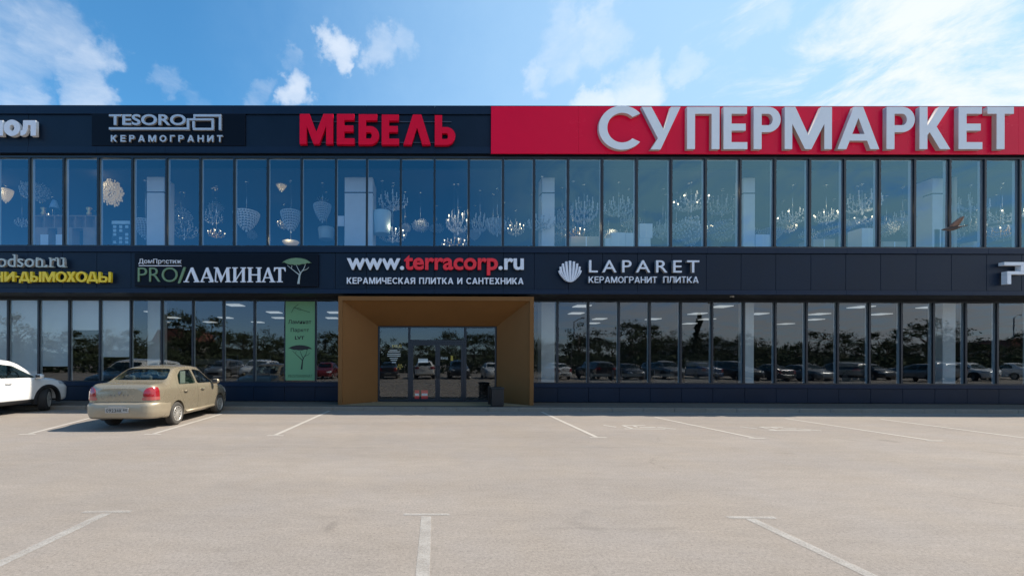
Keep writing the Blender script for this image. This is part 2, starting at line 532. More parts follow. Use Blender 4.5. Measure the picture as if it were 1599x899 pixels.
class MB:
    def __init__(self):
        self.bm = bmesh.new()
        self.mi = 0
    def face(self, pts):
        f = self.bm.faces.new([self.bm.verts.new(p) for p in pts])
        f.material_index = self.mi
        return f
    def box(self, x0, x1, y0, y1, z0, z1, bev=0.0):
        b = bmesh.new()
        r = bmesh.ops.create_cube(b, size=1.0)
        for v in r['verts']:
            v.co = Vector((x0 + (v.co.x + .5) * (x1 - x0), y0 + (v.co.y + .5) * (y1 - y0), z0 + (v.co.z + .5) * (z1 - z0)))
        if bev > 0:
            bmesh.ops.bevel(b, geom=b.edges[:], offset=bev, segments=2, profile=0.5, affect='EDGES')
        self.merge(b)
        return self
    def merge(self, b, mtx=None):
        if mtx is not None:
            bmesh.ops.transform(b, matrix=mtx, verts=b.verts[:])
        vm = {}
        for v in b.verts:
            vm[v] = self.bm.verts.new(v.co)
        for f in b.faces:
            try:
                g = self.bm.faces.new([vm[v] for v in f.verts])
                g.material_index = self.mi
                g.smooth = f.smooth
            except ValueError:
                pass
        b.free()
    def prism(self, poly, d0, d1, axis='y'):            # poly in the two other axes
        def P(a, b, d):
            return (a, d, b) if axis == 'y' else ((d, a, b) if axis == 'x' else (a, b, d))
        v0 = [self.bm.verts.new(P(a, b, d0)) for a, b in poly]
        v1 = [self.bm.verts.new(P(a, b, d1)) for a, b in poly]
        n = len(poly)
        fs = [self.bm.faces.new(v0), self.bm.faces.new(list(reversed(v1)))]
        for i in range(n):
            j = (i + 1) % n
            fs.append(self.bm.faces.new((v0[j], v0[i], v1[i], v1[j])))
        for f in fs:
            f.material_index = self.mi
        return self
    def lathe(self, prof, segs=24, center=(0, 0, 0), axis='z', smooth=True):   # prof: (radius, height)
        c = Vector(center)
        rings = []
        for r, h in prof:
            ring = []
            for k in range(segs):
                a = 2 * math.pi * k / segs
                u, v = r * math.cos(a), r * math.sin(a)
                p = {'z': (u, v, h), 'x': (h, u, v), 'y': (u, h, v)}[axis]
                ring.append(self.bm.verts.new(c + Vector(p)))
            rings.append(ring)
        for i in range(len(rings) - 1):
            for k in range(segs):
                j = (k + 1) % segs
                f = self.bm.faces.new((rings[i][k], rings[i][j], rings[i + 1][j], rings[i + 1][k]))
                f.material_index = self.mi
                f.smooth = smooth
        for ring, rev in ((rings[0], True), (rings[-1], False)):
            f = self.bm.faces.new(list(reversed(ring)) if rev else ring)
            f.material_index = self.mi
        return self
    def tube(self, pts, r, segs=8, r1=None):
        pts = [Vector(p) for p in pts]
        n = len(pts)
        rings = []
        for i, p in enumerate(pts):
            t = (pts[min(i + 1, n - 1)] - pts[max(i - 1, 0)]).normalized()
            a = t.cross(Vector((0, 0, 1)))
            if a.length < 1e-3:
                a = t.cross(Vector((0, 1, 0)))
            a.normalize()
            b = t.cross(a)
            rr = r if r1 is None else r + (r1 - r) * i / max(1, n - 1)
            rings.append([self.bm.verts.new(p + (a * math.cos(2 * math.pi * k / segs) + b * math.sin(2 * math.pi * k / segs)) * rr) for k in range(segs)])
        for i in range(n - 1):
            for k in range(segs):
                j = (k + 1) % segs
                f = self.bm.faces.new((rings[i][k], rings[i][j], rings[i + 1][j], rings[i + 1][k]))
                f.smooth = True
                f.material_index = self.mi
        for ring in (rings[0], rings[-1]):
            f = self.bm.faces.new(ring)
            f.material_index = self.mi
        return self
    def ball(self, c, r, u=8, v=6, sc=(1, 1, 1)):
        b = bmesh.new()
        bmesh.ops.create_uvsphere(b, u_segments=u, v_segments=v, radius=r)
        for f in b.faces:
            f.smooth = True
        self.merge(b, Matrix.Translation(c) @ Matrix.Diagonal((*sc, 1)))
        return self
    def mesh(self, name, mats, fix=True):
        if fix:
            bmesh.ops.recalc_face_normals(self.bm, faces=self.bm.faces[:])
        me = bpy.data.meshes.new(name)
        self.bm.to_mesh(me)
        self.bm.free()
        for m in (mats if isinstance(mats, (list, tuple)) else [mats]):
            me.materials.append(M[m] if isinstance(m, str) else m)
        return me
    def build(self, name, mats, parent=None, loc=None, rot=None, fix=True):
        return link(name, self.mesh(name, mats, fix), parent, loc, rot)

def structure(o):
    return tag(o, kind='structure')

# ------------------------------------------------------------------ levels of the facade
YF = 14.40          # cladding and upper glazing
YG = 15.30          # shop windows of the ground floor
YP = 14.20          # front of the entrance portal
WALK = 0.12         # pavement level
KERB_Y = 13.42
MIDX = 760
def zf(py, Y=YF):
    return at(MIDX, py, Y).z
def xf(px, Y=YF, py=420):
    return at(px, py, Y).x
XL, XR = -34.0, 36.0
Z_ROOF, Z_CAP = zf(166.5), zf(180)
Z_BAND_T, Z_LEDGE_T, Z_LEDGE_B = zf(180), zf(230), zf(240.5)
Z_WIN_T, Z_WIN_B = zf(243.5), zf(385.5)
Z_L2T, Z_L2B = zf(386.5), zf(395)
Z_B2B, Z_SOF = zf(452), zf(459)
Z_SILL = zf(598, YG)

# ------------------------------------------------------------------ ground
def sheet(name, x0, x1, y0, y1, z, m, parent=None):
    b = MB()
    b.face([(x0, y0, z), (x1, y0, z), (x1, y1, z), (x0, y1, z)])
    return b.build(name, m, parent, fix=False)
structure(sheet('parking_lot', -400, 400, -400, 400, 0.0, 'asphalt'))
b = MB()
b.box(-60, 60, KERB_Y + 0.15, 15.4, -0.05, WALK)
structure(b.build('pavement', 'paving'))
b = MB()
x = -60.0
while x < 60:
    b.box(x + 0.004, x + 0.996, KERB_Y, KERB_Y + 0.147, -0.05, WALK + 0.012, 0.012)
    x += 1.0
structure(b.build('kerb', 'kerbstone'))

# painted markings: each line is one sheet 4 mm above the asphalt
def stripe(p, q, w, name='parking_line', m='paint', z=0.004):
    p, q = Vector((p[0], p[1], 0)), Vector((q[0], q[1], 0))
    d = (q - p).normalized()
    s = Vector((-d.y, d.x, 0)) * w / 2
    b = MB()
    n = max(2, int((q - p).length / 0.25))
    rnd = random.Random(int(p.x * 100) + int(q.y * 37))
    prev = None
    L0 = R0 = None
    for i in range(n + 1):
        c = p + (q - p) * i / n
        j1, j2 = (1 + rnd.uniform(-.05, .05)), (1 + rnd.uniform(-.05, .05))
        a, e = c + s * j1, c - s * j2
        va, ve = b.bm.verts.new((a.x, a.y, z)), b.bm.verts.new((e.x, e.y, z))
        if prev:
            b.bm.faces.new((prev[0], prev[1], ve, va))
        prev = (va, ve)
    o = b.build(name, m)
    return structure(o)
def gl(p, q, w, m='paint', name='parking_line', ext=0.0):
    a, c = gr(*p), gr(*q)
    if ext:
        c = c + (c - a).normalized() * ext
    return stripe((a.x, a.y), (c.x, c.y), w, name, m)
gl((166, 801.5), (0, 880), 0.105, ext=3.2)
gl((130, 799), (205, 798.5), 0.06, 'paint_faint', z if False else 'parking_line')
gl((665.5, 806), (660, 899), 0.105, ext=1.2)
gl((630, 803), (702, 803), 0.055)
gl((1172, 810), (1360, 899), 0.105, ext=1.2)
gl((1136, 807.5), (1211, 808), 0.06)
for p, q in (((515, 641), (430, 679)), ((346, 646), (240, 677)), ((150, 650), (46, 677)),
             ((846, 643), (931, 682)), ((1022, 651), (1176, 683)), ((1226, 653), (1452, 687)), ((1374, 654), (1620, 686))):
    gl(p, q, 0.095, 'paint_far')
    e = gr(*q)
    sg = -1 if q[0] < 662 else 1
    stripe((e.x - 0.16, e.y - 0.07), (e.x + 0.20, e.y - 0.07), 0.07, m='paint_far')
gl((846, 641.3), (1380, 650.5), 0.07, 'paint_faint')
gl((350, 640.5), (514, 641), 0.07, 'paint_faint')

def disabled_sign(cx, cy, s):                           # wheelchair symbol painted flat on the bay
    b = MB()
    def bar(p, q, w):
        p, q = Vector((*p, 0)), Vector((*q, 0))
        d = (q - p).normalized()
        n = Vector((-d.y, d.x, 0)) * w / 2
        b.face([tuple(v + Vector((0, 0, 0.004))) for v in (p - n, q - n, q + n, p + n)])
    bar((-.95, .36), (-.72, -.02), .06)
    bar((-.40, .30), (.35, .30), .07)
    bar((-.62, -.34), (.62, -.34), .07)
    bar((-.05, .25), (-.05, .0), .07)
    bar((.0, -.02), (.50, -.02), .07)
    bar((.56, .0), (.92, -.36), .07)
    bar((-.36, .25), (-.36, -.29), .06)
    o = b.build('disabled_bay_symbol', 'paint_symbol', loc=(cx, cy, 0))
    o.scale = (s, s, 1)
    structure(o)
for px, py in ((998, 666.5), (1218, 669)):
    g = gr(px, py)
    disabled_sign(g.x, g.y, 0.80)

# ------------------------------------------------------------------ the store
store = empty('store_building', (0, 20, 0), 'two-storey dark navy retail building with long ribbon windows and bronze entrance', 'building')
store.location = (0, 0, 0)
store.location = (0, YG + 12, 0)
def SB(b, name, m):
    o = b.build(name, m, store)
    o.matrix_parent_inverse = Matrix.Translation((0, -(YG + 12), 0))
    return o

upper_px = [-62.5, -9.5, 44, 97.5, 151.5, 205, 258.5, 311.5, 364.5, 417, 470, 524, 572.5, 625.6, 678.5, 732.2, 786,
            834.7, 888, 941.3, 995.5, 1049.3, 1103.3, 1157.6, 1211.8, 1266.6, 1321, 1375.6, 1430.8, 1486, 1541, 1595.8]
UX = [xf(p, YF, 315) for p in upper_px]
for k in range(5):
    UX.insert(0, UX[0] - 1.18)
    UX.append(UX[-1] + 1.21)
lower_left = [-36.5, 11.7, 59.5, 107.3, 155.4, 203.4, 252, 300.5, 348.5, 396.8, 445, 492.5]
LXL = [xf(p, YG, 530) for p in lower_left]
lower_right = [871, 919, 966.8, 1015, 1063.6, 1112.5, 1162.3, 1211.4, 1260.2, 1309, 1358.6, 1408.5, 1458.7, 1509, 1558.5, 1608]
LXR = [xf(p, YG, 530) for p in lower_right]
for k in range(6):
    LXL.insert(0, LXL[0] - 1.13)
    LXR.append(LXR[-1] + 1.17)
PX0, PX1 = xf(528, YP, 550), xf(833.5, YP, 550)          # portal, outside
LXL.append(PX0 + 0.02)
LXR.insert(0, PX1 - 0.02)

# shell: slabs and walls
b = MB()
b.box(XL, XR, YF + 0.30, 40, Z_ROOF - 0.45, Z_ROOF - 0.12)
SB(b, 'roof', 'seam')
b = MB()
b.box(XL, XR, YF + 0.16, 40, Z_SOF + 0.04, Z_L2B)
SB(b, 'floor_slab', 'dark_wall')
b = MB()
b.box(XL + .2, XR - .2, 29.0, 29.2, WALK, Z_SOF + 0.04)
b.box(XL + .2, XR - .2, 26.0, 26.2, Z_L2B, Z_ROOF - 0.45)
b.box(XL, XL + .2, YG, 40, 0, Z_SOF + .04)
b.box(XR - .2, XR, YG, 40, 0, Z_SOF + .04)
b.box(XL, XL + .2, YF + .3, 40, Z_L2B, Z_ROOF - .45)
b.box(XR - .2, XR, YF + .3, 40, Z_L2B, Z_ROOF - .45)
SB(b, 'inner_wall', 'dark_wall')
b = MB()
b.box(XL + .2, XR - .2, YG + .2, 29.0, 0.0, WALK + 0.03)
SB(b, 'shop_floor', 'shop_floor')
b = MB()
b.box(XL + .2, XR - .2, YF + 0.62, 26.0, Z_WIN_T - 0.22, Z_WIN_T - 0.16)
SB(b, 'suspended_ceiling', 'black_ceiling')

# cladding: cassettes with open joints over a dark backing
def cassettes(xs, z0, z1, y0, y1, gap=0.012):
    b = MB()
    for a, c in zip(xs[:-1], xs[1:]):
        b.box(a + gap / 2, c - gap / 2, y0, y1, z0, z1, 0.006)
    return b
xs_end_l = [UX[0] - 2.4 * k for k in range(7, 0, -1)]
xs_end_r = [UX[-1] + 2.4 * k for k in range(1, 6)]
xs2 = [x for x in xs_end_l if x > XL + .3] + UX + [x for x in xs_end_r if x < XR - .3]
xs2 = [XL] + xs2 + [XR]
xs3 = xs2[::2] + ([xs2[-1]] if xs2[-1] not in xs2[::2] else [])
SB(cassettes(xs3, Z_LEDGE_T + .006, Z_BAND_T - .006, YF, YF + .06), 'upper_cladding', 'clad')
SB(cassettes(xs2, Z_B2B + .006, Z_L2B - .012, YF, YF + .06), 'sign_band_cladding', 'clad')
b = MB()
b.box(XL, XR, YF + .062, YF + .16, Z_LEDGE_B, Z_BAND_T)
b.box(XL, XR, YF + .062, YF + .16, Z_SOF + .04, Z_L2B)
SB(b, 'cladding_backing', 'seam')
def run(z0, z1, y0, y1, name, m, xs=xs3, bev=0.006):
    b = MB()
    for a, c in zip(xs[:-1], xs[1:]):
        b.box(a + .0015, c - .0015, y0, y1, z0, z1, bev)
    return SB(b, name, m)
run(Z_CAP + .003, Z_ROOF, YF - .055, YF + .35, 'parapet_cap', 'trim')
run(Z_LEDGE_B, Z_LEDGE_T, YF - .035, YF + .06, 'upper_ledge', 'trim')
run(Z_L2B, Z_L2T, YF - .045, YF + .12, 'window_ledge', 'trim')
run(Z_SOF, Z_B2B, YF - .035, YF + .06, 'lower_ledge', 'trim')
b = MB()
b.box(XL, XR, YF + .062, YG + .14, Z_SOF, Z_SOF + .038)
SB(b, 'soffit', 'soffit')
b = MB()
b.box(XL, XR, YF + .10, YF + .30, Z_WIN_T + .002, Z_LEDGE_B - .002)
b.box(XL, UX[0] - .05, YF + .02, YF + .3, Z_WIN_B, Z_WIN_T)
b.box(UX[-1] + .05, XR, YF + .02, YF + .3, Z_WIN_B, Z_WIN_T)
SB(b, 'lintel', 'seam')
# base under the shop windows
for xs, side in ((LXL, 0), (LXR, 1)):
    b = MB()
    for a, c in zip(xs[:-1], xs[1:]):
        b.box(a + .006, c - .006, YG - .03, YG + .10, WALK + .02, Z_SILL - .15, 0.005)
    SB(b, 'plinth_cladding', 'clad')
    b = MB()
    b.box(xs[0], xs[-1], YG - .06, YG + .12, Z_SILL - .145, Z_SILL - .004, 0.008)
    SB(b, 'window_sill', 'trim')
b = MB()
b.box(XL, LXL[0], YG - .03, YG + .1, WALK, Z_SOF)
b.box(LXR[-1], XR, YG - .03, YG + .1, WALK, Z_SOF)
b.box(LXL[0], LXL[-1], YG + .102, YG + .2, 0, Z_SILL - .15)
b.box(LXR[0], LXR[-1], YG + .102, YG + .2, 0, Z_SILL - .15)
SB(b, 'side_wall', 'clad')

rnd = random.Random(4)
def window(x0, x1, z0, z1, yf, glass, rail=None, cap=0.034, tw=0.07, inner=0.115):
    """one glazed bay: outside cap, pale inside box section, pane"""
    b = MB()
    e = 0.0015
    b.mi = 0
    ft, fb = z1 - tw, z0 + tw * .6
    b.box(x0 + e, x0 + cap, yf, yf + .05, z0, z1)
    b.box(x1 - cap, x1 - e, yf, yf + .05, z0, z1)
    b.box(x0 + cap, x1 - cap, yf, yf + .05, ft, z1)
    b.box(x0 + cap, x1 - cap, yf, yf + .05, z0, fb)
    if rail:
        b.box(x0 + cap, x1 - cap, yf, yf + .05, rail - .035, rail + .035)
    b.mi = 1
    yi = yf + .078
    b.box(x0 + e, x0 + cap * .9, yi, yi + inner, z0, z1)
    b.box(x1 - cap * .9, x1 - e, yi, yi + inner, z0, z1)
    b.box(x0 + cap, x1 - cap, yi, yi + inner * .8, ft + .004, z1)
    b.box(x0 + cap, x1 - cap, yi, yi + inner * .8, z0, fb - .004)
    g = MB()
    t = [rnd.uniform(-.005, .005) for _ in range(4)]   # panes never hang perfectly true
    y = yf + .058
    a = [(x0 + .01, y + t[0], z0 + .01), (x1 - .01, y + t[1], z0 + .01), (x1 - .01, y + t[2], z1 - .01), (x0 + .01, y + t[3], z1 - .01)]
    g.face(a)
    pane = SB(g, 'window', glass)
    fr = b.build('frame', ['frame', 'frame_in'], pane)
    fr.matrix_parent_inverse = pane.matrix_parent_inverse.copy()
    fr.matrix_parent_inverse = Matrix.Identity(4)
    return pane
for a, c in zip(UX[:-1], UX[1:]):
    window(a, c, Z_WIN_B, Z_WIN_T, YF + .03, 'glass_up')
Z_TR = zf(469, YG)
for xs in (LXL, LXR):
    for a, c in zip(xs[:-1], xs[1:]):
        window(a, c, Z_SILL, Z_SOF - .004, YG, 'glass_lo', rail=Z_TR, inner=.075)

# columns indoors
def column(px0, px1, y, z0, z1, name='column', band=None):
    b = MB()
    x0, x1 = xf(px0, y, 330), xf(px1, y, 330)
    b.box(x0, x1, y, y + (x1 - x0) * 1.0, z0, z1, 0.01)
    if band:
        b.mi = 1
        b.box(x0 - .004, x1 + .004, y - .004, y + .3, band - .022, band + .022)
    SB(b, name, ['white_wall', 'seam'])
ZB = at(700, 301, 15.6).z
for px0, px1 in ((229, 256), (538, 582), (846, 866), (1161, 1179), (1456, 1478)):
    column(px0, px1, 15.6, Z_L2B, at(700, 270, 15.6).z, band=ZB)
for px0, px1 in ((231, 250), (846, 867), (1164, 1178), (1473, 1493)):
    column(px0, px1, 16.3, WALK, Z_SOF)

# ------------------------------------------------------------------ entrance portal
PT = zf(463, YP)
ix0, ix1 = xf(590, YG, 570), xf(775.5, YG, 570)
IT = at(680, 509, YG).z
T = 0.14
b = MB()
# front edge frame
b.box(PX0, PX0 + T, YP, YP + .06, WALK, PT)
b.box(PX1 - T, PX1, YP, YP + .06, WALK, PT)
b.box(PX0 + T, PX1 - T, YP, YP + .06, PT - T, PT)
# outside cheeks and top
b.box(PX0, PX0 + .04, YP + .06, YG, WALK, PT)
b.box(PX1 - .04, PX1, YP + .06, YG, WALK, PT)
b.box(PX0 + .04, PX1 - .04, YP + .06, YF + .06, PT - .04, PT)
# splayed reveals
def slab(p, n, t=0.02):
    p = [Vector(q) for q in p]
    v0 = [b.bm.verts.new(q) for q in p]
    v1 = [b.bm.verts.new(q + Vector(n) * t) for q in p]
    b.bm.faces.new(v0)
    b.bm.faces.new(v1[::-1])
    for i in range(4):
        b.bm.faces.new((v0[i], v0[(i + 1) % 4], v1[(i + 1) % 4], v1[i]))
yi = YG - .012
slab([(PX0 + T, YP + .06, WALK), (ix0, yi, WALK), (ix0, yi, IT), (PX0 + T, YP + .06, PT - T)], (-1, 0.2, 0))
slab([(PX1 - T, YP + .06, WALK), (ix1, yi, WALK), (ix1, yi, IT), (PX1 - T, YP + .06, PT - T)], (1, 0.2, 0))
slab([(PX0 + T, YP + .06, PT - T), (PX1 - T, YP + .06, PT - T), (ix1, yi, IT), (ix0, yi, IT)], (0, 0.2, 1))
SB(b, 'entrance_portal', 'bronze')
b = MB()
b.face([(PX0 + .02, YP - .22, WALK + .006), (PX1 - .02, YP - .22, WALK + .006), (ix1, YG, WALK + .006), (ix0, YG, WALK + .006)])
SB(b, 'threshold_slab', 'ochre_stone')
# glazed screen with double door
def xg(px):
    return xf(px, YG, 570)
zb, zt = WALK + .01, IT - .012
d0, d1, d2 = xg(640), xg(683.5), xg(725)
sx = [ix0 + .01, d0 - .02, d2 + .03, ix1 - .01]
zd = at(680, 535, YG).z
def framed(name, x0, x1, z0, z1, w, wb, mats=('frame', 'frame_in'), y=YG + .03, parent_glass=True, inner=True):
    b = MB()
    b.box(x0, x0 + w, y, y + .06, z0, z1)
    b.box(x1 - w, x1, y, y + .06, z0, z1)
    b.box(x0 + w, x1 - w, y, y + .06, z1 - w, z1)
    b.box(x0 + w, x1 - w, y, y + .06, z0, z0 + wb)
    fr = SB(b, name, mats[0])
    g = MB()
    yy = y + .03 + rnd.uniform(-.001, .001)
    g.face([(x0 + w * .5, yy, z0 + wb * .5), (x1 - w * .5, yy + rnd.uniform(-.001, .001), z0 + wb * .5), (x1 - w * .5, yy, z1 - w * .5), (x0 + w * .5, yy, z1 - w * .5)])
    g.build('pane', 'glass_lo', fr)
    return fr
framed('side_light', sx[0], sx[1] - .003, zb, zt, .05, .06)
framed('side_light', sx[2] + .003, sx[3], zb, zt, .05, .06)
framed('transom_light', sx[1], sx[2], zd + .06, zt, .04, .05)
b = MB()
b.box(sx[1], sx[2], YG + .02, YG + .10, zd, zd + .056)
b.box(sx[1], sx[1] + .055, YG + .02, YG + .10, zb, zd)
b.box(sx[2] - .055, sx[2], YG + .02, YG + .10, zb, zd)
SB(b, 'door_frame', 'frame')
for k, (a, c) in enumerate(((sx[1] + .06, d1 - .003), (d1 + .003, sx[2] - .06))):
    door = framed('entrance_door', a, c, zb, zd - .006, .085, .10)
    hx = c - .045 if k == 0 else a + .045
    b = MB()
    b.tube([(hx, YG + .03, 1.0), (hx, YG - .045, 1.0), (hx, YG - .045, 1.45), (hx, YG + .03, 1.45)], .013)
    b.build('handle', 'black_trim', door)
    s = MB()
    if k == 0:
        p, q = at(653, 559.5, YG), at(668, 566, YG)
        s.box(p.x, q.x, YG + .066, YG + .070, q.z, p.z)
        s.build('sticker', 'sticker', door)
        for (u0, u1) in ((647.5, 654.5), (658, 668)):
            s = MB()
            p, q = at(u0, 609, YG), at(u1, 624, YG)
            s.box(p.x, q.x, YG + .066, YG + .070, q.z, p.z)
            h = p.z - q.z
            s.mi = 1
            s.box(p.x + .01, q.x - .01, YG + .062, YG + .0655, q.z + h * .42, q.z + h * .66)
            s.build('sticker', ['red_bright', 'sticker'], door)
    if k == 1:
        p, q = at(704, 555, YG), at(707.5, 563, YG)
        s.box(p.x, q.x, YG + .066, YG + .070, q.z, p.z)
        s.build('sticker', 'sticker_y', door)
# the door panes mirror sunlit asphalt as a pale strip at their foot

# ------------------------------------------------------------------ lettering
def glyph(ch, bold=0.0, res=5):
    c = bpy.data.curves.new('glyph', 'FONT')
    c.body = ch
    c.extrude = 0.5
    c.offset = bold
    c.resolution_u = res
    o = bpy.data.objects.new('glyph', c)
    me = bpy.data.meshes.new_from_object(o)
    bpy.data.objects.remove(o)
    bpy.data.curves.remove(c)
    return me

def bounds(me):
    co = np.empty(len(me.vertices) * 3)
    me.vertices.foreach_get('co', co)
    co = co.reshape(-1, 3)
    return co.min(0), co.max(0)

def fit(me, x0, x1, z0, z1, y, depth, src=None, shear=0.0):
    lo, hi = src if src is not None else bounds(me)
    for v in me.vertices:
        p = v.co
        u = (p.x - lo[0]) / max(1e-6, hi[0] - lo[0])
        w = (p.y - lo[1]) / max(1e-6, hi[1] - lo[1])
        t = 0.0 if p.z > 0 else 1.0
        v.co = (x0 + u * (x1 - x0) + shear * w, y + t * depth, z0 + w * (z1 - z0))
    me.update()

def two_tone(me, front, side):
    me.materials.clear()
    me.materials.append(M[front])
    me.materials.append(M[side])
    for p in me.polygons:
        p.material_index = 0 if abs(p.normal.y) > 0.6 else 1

def outline(loops, depth_unit=1.0):                     # own letter shapes: first loop outside, others holes
    c = bpy.data.curves.new('outline', 'CURVE')
    c.dimensions = '2D'
    c.fill_mode = 'BOTH'
    c.extrude = 0.5
    for lp in loops:
        s = c.splines.new('POLY')
        s.points.add(len(lp) - 1)
        for i, (x, y) in enumerate(lp):
            s.points[i].co = (x, y, 0, 1)
        s.use_cyclic_u = True
    o = bpy.data.objects.new('outline', c)
    me = bpy.data.meshes.new_from_object(o)
    bpy.data.objects.remove(o)
    bpy.data.curves.remove(c)
    return me

def arc(cx, cy, rx, ry, a0, a1, n=14):
    return [(cx + rx * math.cos(R(a0 + (a1 - a0) * i / n)), cy + ry * math.sin(R(a0 + (a1 - a0) * i / n))) for i in range(n + 1)]

def bold_loops(ch, w, s, t):                            # heavy grotesque capitals, cap height 1, width w, stem s, bar t
    m = (t + .5) / 2
    if ch == 'П': return [[(0, 0), (0, 1), (w, 1), (w, 0), (w - s, 0), (w - s, 1 - t), (s, 1 - t), (s, 0)]]
    if ch == 'Г': return [[(0, 0), (0, 1), (w, 1), (w, 1 - t), (s, 1 - t), (s, 0)]]
    if ch == 'Т': return [[(w / 2 - s / 2, 0), (w / 2 - s / 2, 1 - t), (0, 1 - t), (0, 1), (w, 1), (w, 1 - t), (w / 2 + s / 2, 1 - t), (w / 2 + s / 2, 0)]]
    if ch == 'Н': return [[(0, 0), (0, 1), (s, 1), (s, .5 + t / 2), (w - s, .5 + t / 2), (w - s, 1), (w, 1), (w, 0), (w - s, 0), (w - s, .5 - t / 2), (s, .5 - t / 2), (s, 0)]]
    if ch == 'Е':
        a, b_ = .52 - t / 2, .52 + t / 2
        return [[(0, 0), (0, 1), (w * .98, 1), (w * .98, 1 - t), (s, 1 - t), (s, b_), (w * .93, b_), (w * .93, a), (s, a), (s, t), (w, t), (w, 0)]]
    if ch == 'И':
        d = .16 + s * 1.25
        return [[(0, 0), (0, 1), (s, 1), (s, d), (w - s, 1), (w, 1), (w, 0), (w - s, 0), (w - s, 1 - d), (s, 0)]]
    if ch == 'М':
        return [[(0, 0), (0, 1), (s * 1.32, 1), (w / 2, .12 + s * 1.15), (w - s * 1.32, 1), (w, 1), (w, 0), (w - s * .95, 0), (w - s * .95, .60), (w / 2 + s * .40, 0), (w / 2 - s * .40, 0), (s * .95, .60), (s * .95, 0)]]
    if ch in 'АΛ':
        h = s * 1.12
        a = w / 2 - s * .58
        X = lambda y: h + a * y
        if ch == 'Λ':
            y = min(.92, (w / 2 - h) / a)
            return [[(0, 0), (a, 1), (w - a, 1), (w, 0), (w - h, 0), (w / 2, y), (h, 0)]]
        b0, b1 = .20, .20 + t * .95
        y = min(.90, (w / 2 - h) / a)
        return [[(0, 0), (a, 1), (w - a, 1), (w, 0), (w - h, 0), (w - X(b0), b0), (X(b0), b0), (h, 0)], [(X(b1), b1), (w - X(b1), b1), (w / 2, y)]]
    if ch == 'Л':
        return [[(w - s, 0), (w - s, 1 - t), (.17 * w + s * .92, 1 - t), (.15 * w + s * .88, .42), (.10 * w + s * .66, .12), (.05 * w + s * .3, .02), (0, 0), (0, t), (.06 * w, t * 1.15), (.12 * w, .34), (.15 * w, .6), (.17 * w, 1), (w, 1), (w, 0)]]
    if ch == 'Д':
        f = .15
        return [[(0, 0), (0, f + t), (.10 * w, f + t), (.32 * w, 1), (w * .68, 1), (.90 * w, f + t), (w, f + t), (w, 0), (w - s * .7, 0), (w - s * .7, f), (s * .7, f), (s * .7, 0)],
                [(.10 * w + s * .98, f + t), (.90 * w - s * .98, f + t), (w * .5 + .02 * w, 1 - t), (w * .5 - .02 * w, 1 - t)]]
    if ch == 'К':
        j = s + (w - s) * .40
        x = (w - 1.30 * s) + (j - w) / .53 * .40
        return [[(0, 0), (0, 1), (s, 1), (s, .56), (w * .97 - 1.28 * s, 1), (w * .97, 1), (j, .53), (w, 0), (w - 1.30 * s, 0), (max(x, s + .03), .40), (s, .33), (s, 0)]]
    if ch in 'РЬ':
        hb = .60
        rx = min(hb / 2, w - s * .9)
        lp = [(0, 0), (0, 1)] + arc(w - rx, 1 - hb / 2, rx, hb / 2, 90, -90) + [(s, 1 - hb), (s, 0)]
        ri, yi_ = max(.03, rx - s), max(.03, hb / 2 - t)
        ho = [(s, 1 - t)] + arc(max(s + .01, w - rx), 1 - hb / 2, ri if w - rx > s else w - s - s - .01, yi_, 90, -90) + [(s, 1 - hb + t)]
        lps = [lp, ho]
        if ch == 'Ь':
            lps = [[(x, 1 - y) for x, y in l] for l in lps]
        return lps
    if ch == 'Б':
        hb = .61
        rx = min(hb / 2, w - s * .9)
        return [[(0, 0), (0, 1), (w * .90, 1), (w * .90, 1 - t), (s, 1 - t), (s, hb)] + arc(w - rx, hb / 2, rx, hb / 2, 90, -90),
                [(s, hb - t)] + arc(max(s + .01, w - rx), hb / 2, max(.03, rx - s), max(.03, hb / 2 - t), 90, -90) + [(s, t)]]
    if ch == 'Ы':
        k = w - s * 1.42
        return bold_loops('Ь', k, s, t) + [[(w - s, 0), (w - s, 1), (w, 1), (w, 0)]]
    if ch == 'Я':
        hb = .58
        rx = hb / 2
        return [[(w, 0), (w, 1)] + arc(rx, 1 - hb / 2, rx, hb / 2, 90, 238) + [(0, 0), (1.18 * s, 0), (w * .30 + s, 1 - hb), (w - s, 1 - hb), (w - s, 0)],
                [(w - s, 1 - t)] + arc(rx, 1 - hb / 2, max(.03, rx - s), max(.03, hb / 2 - t), 90, 270) + [(w - s, 1 - hb + t)]]
    if ch == 'Ч':
        return [[(w, 0), (w, 1), (w - s, 1), (w - s, .36 + t), (s * 1.5, .36 + t), (s * 1.12, .42 + t), (s, .5 + t), (s, 1), (0, 1), (0, .58), (.12 * s, .46), (.5 * s, .38), (1.2 * s, .35), (w - s, .35), (w - s, 0)]]
    if ch == 'Х':
        return [[(0, 0), (w / 2 - .66 * s, .51), (.03 * w, 1), (1.32 * s, 1), (w / 2, .70), (w - 1.32 * s, 1), (w * .97, 1), (w / 2 + .66 * s, .51), (w, 0), (w - 1.34 * s, 0), (w / 2, .32), (1.34 * s, 0)]]
    if ch == 'У':
        return [[(0, 1), (1.22 * s, 1), (.57 * w, .46), (w - 1.18 * s, 1), (w, 1), (.49 * w, 0), (.49 * w - 1.25 * s, 0), (.57 * w - .72 * s, .26)]]
    if ch == 'С':
        rx = w * .545
        return [arc(rx, .5, rx, .5, 40, 320, 40) + arc(rx, .5, rx - s, .5 - t, 314, 46, 34)]
    if ch == 'О':
        return [arc(w / 2, .5, w / 2, .5, 0, 352, 44), arc(w / 2, .5, w / 2 - s, .5 - t, 0, 352, 44)]
    if ch == '-': return [[(0, 0), (0, 1), (w, 1), (w, 0)]]
    raise KeyError(ch)
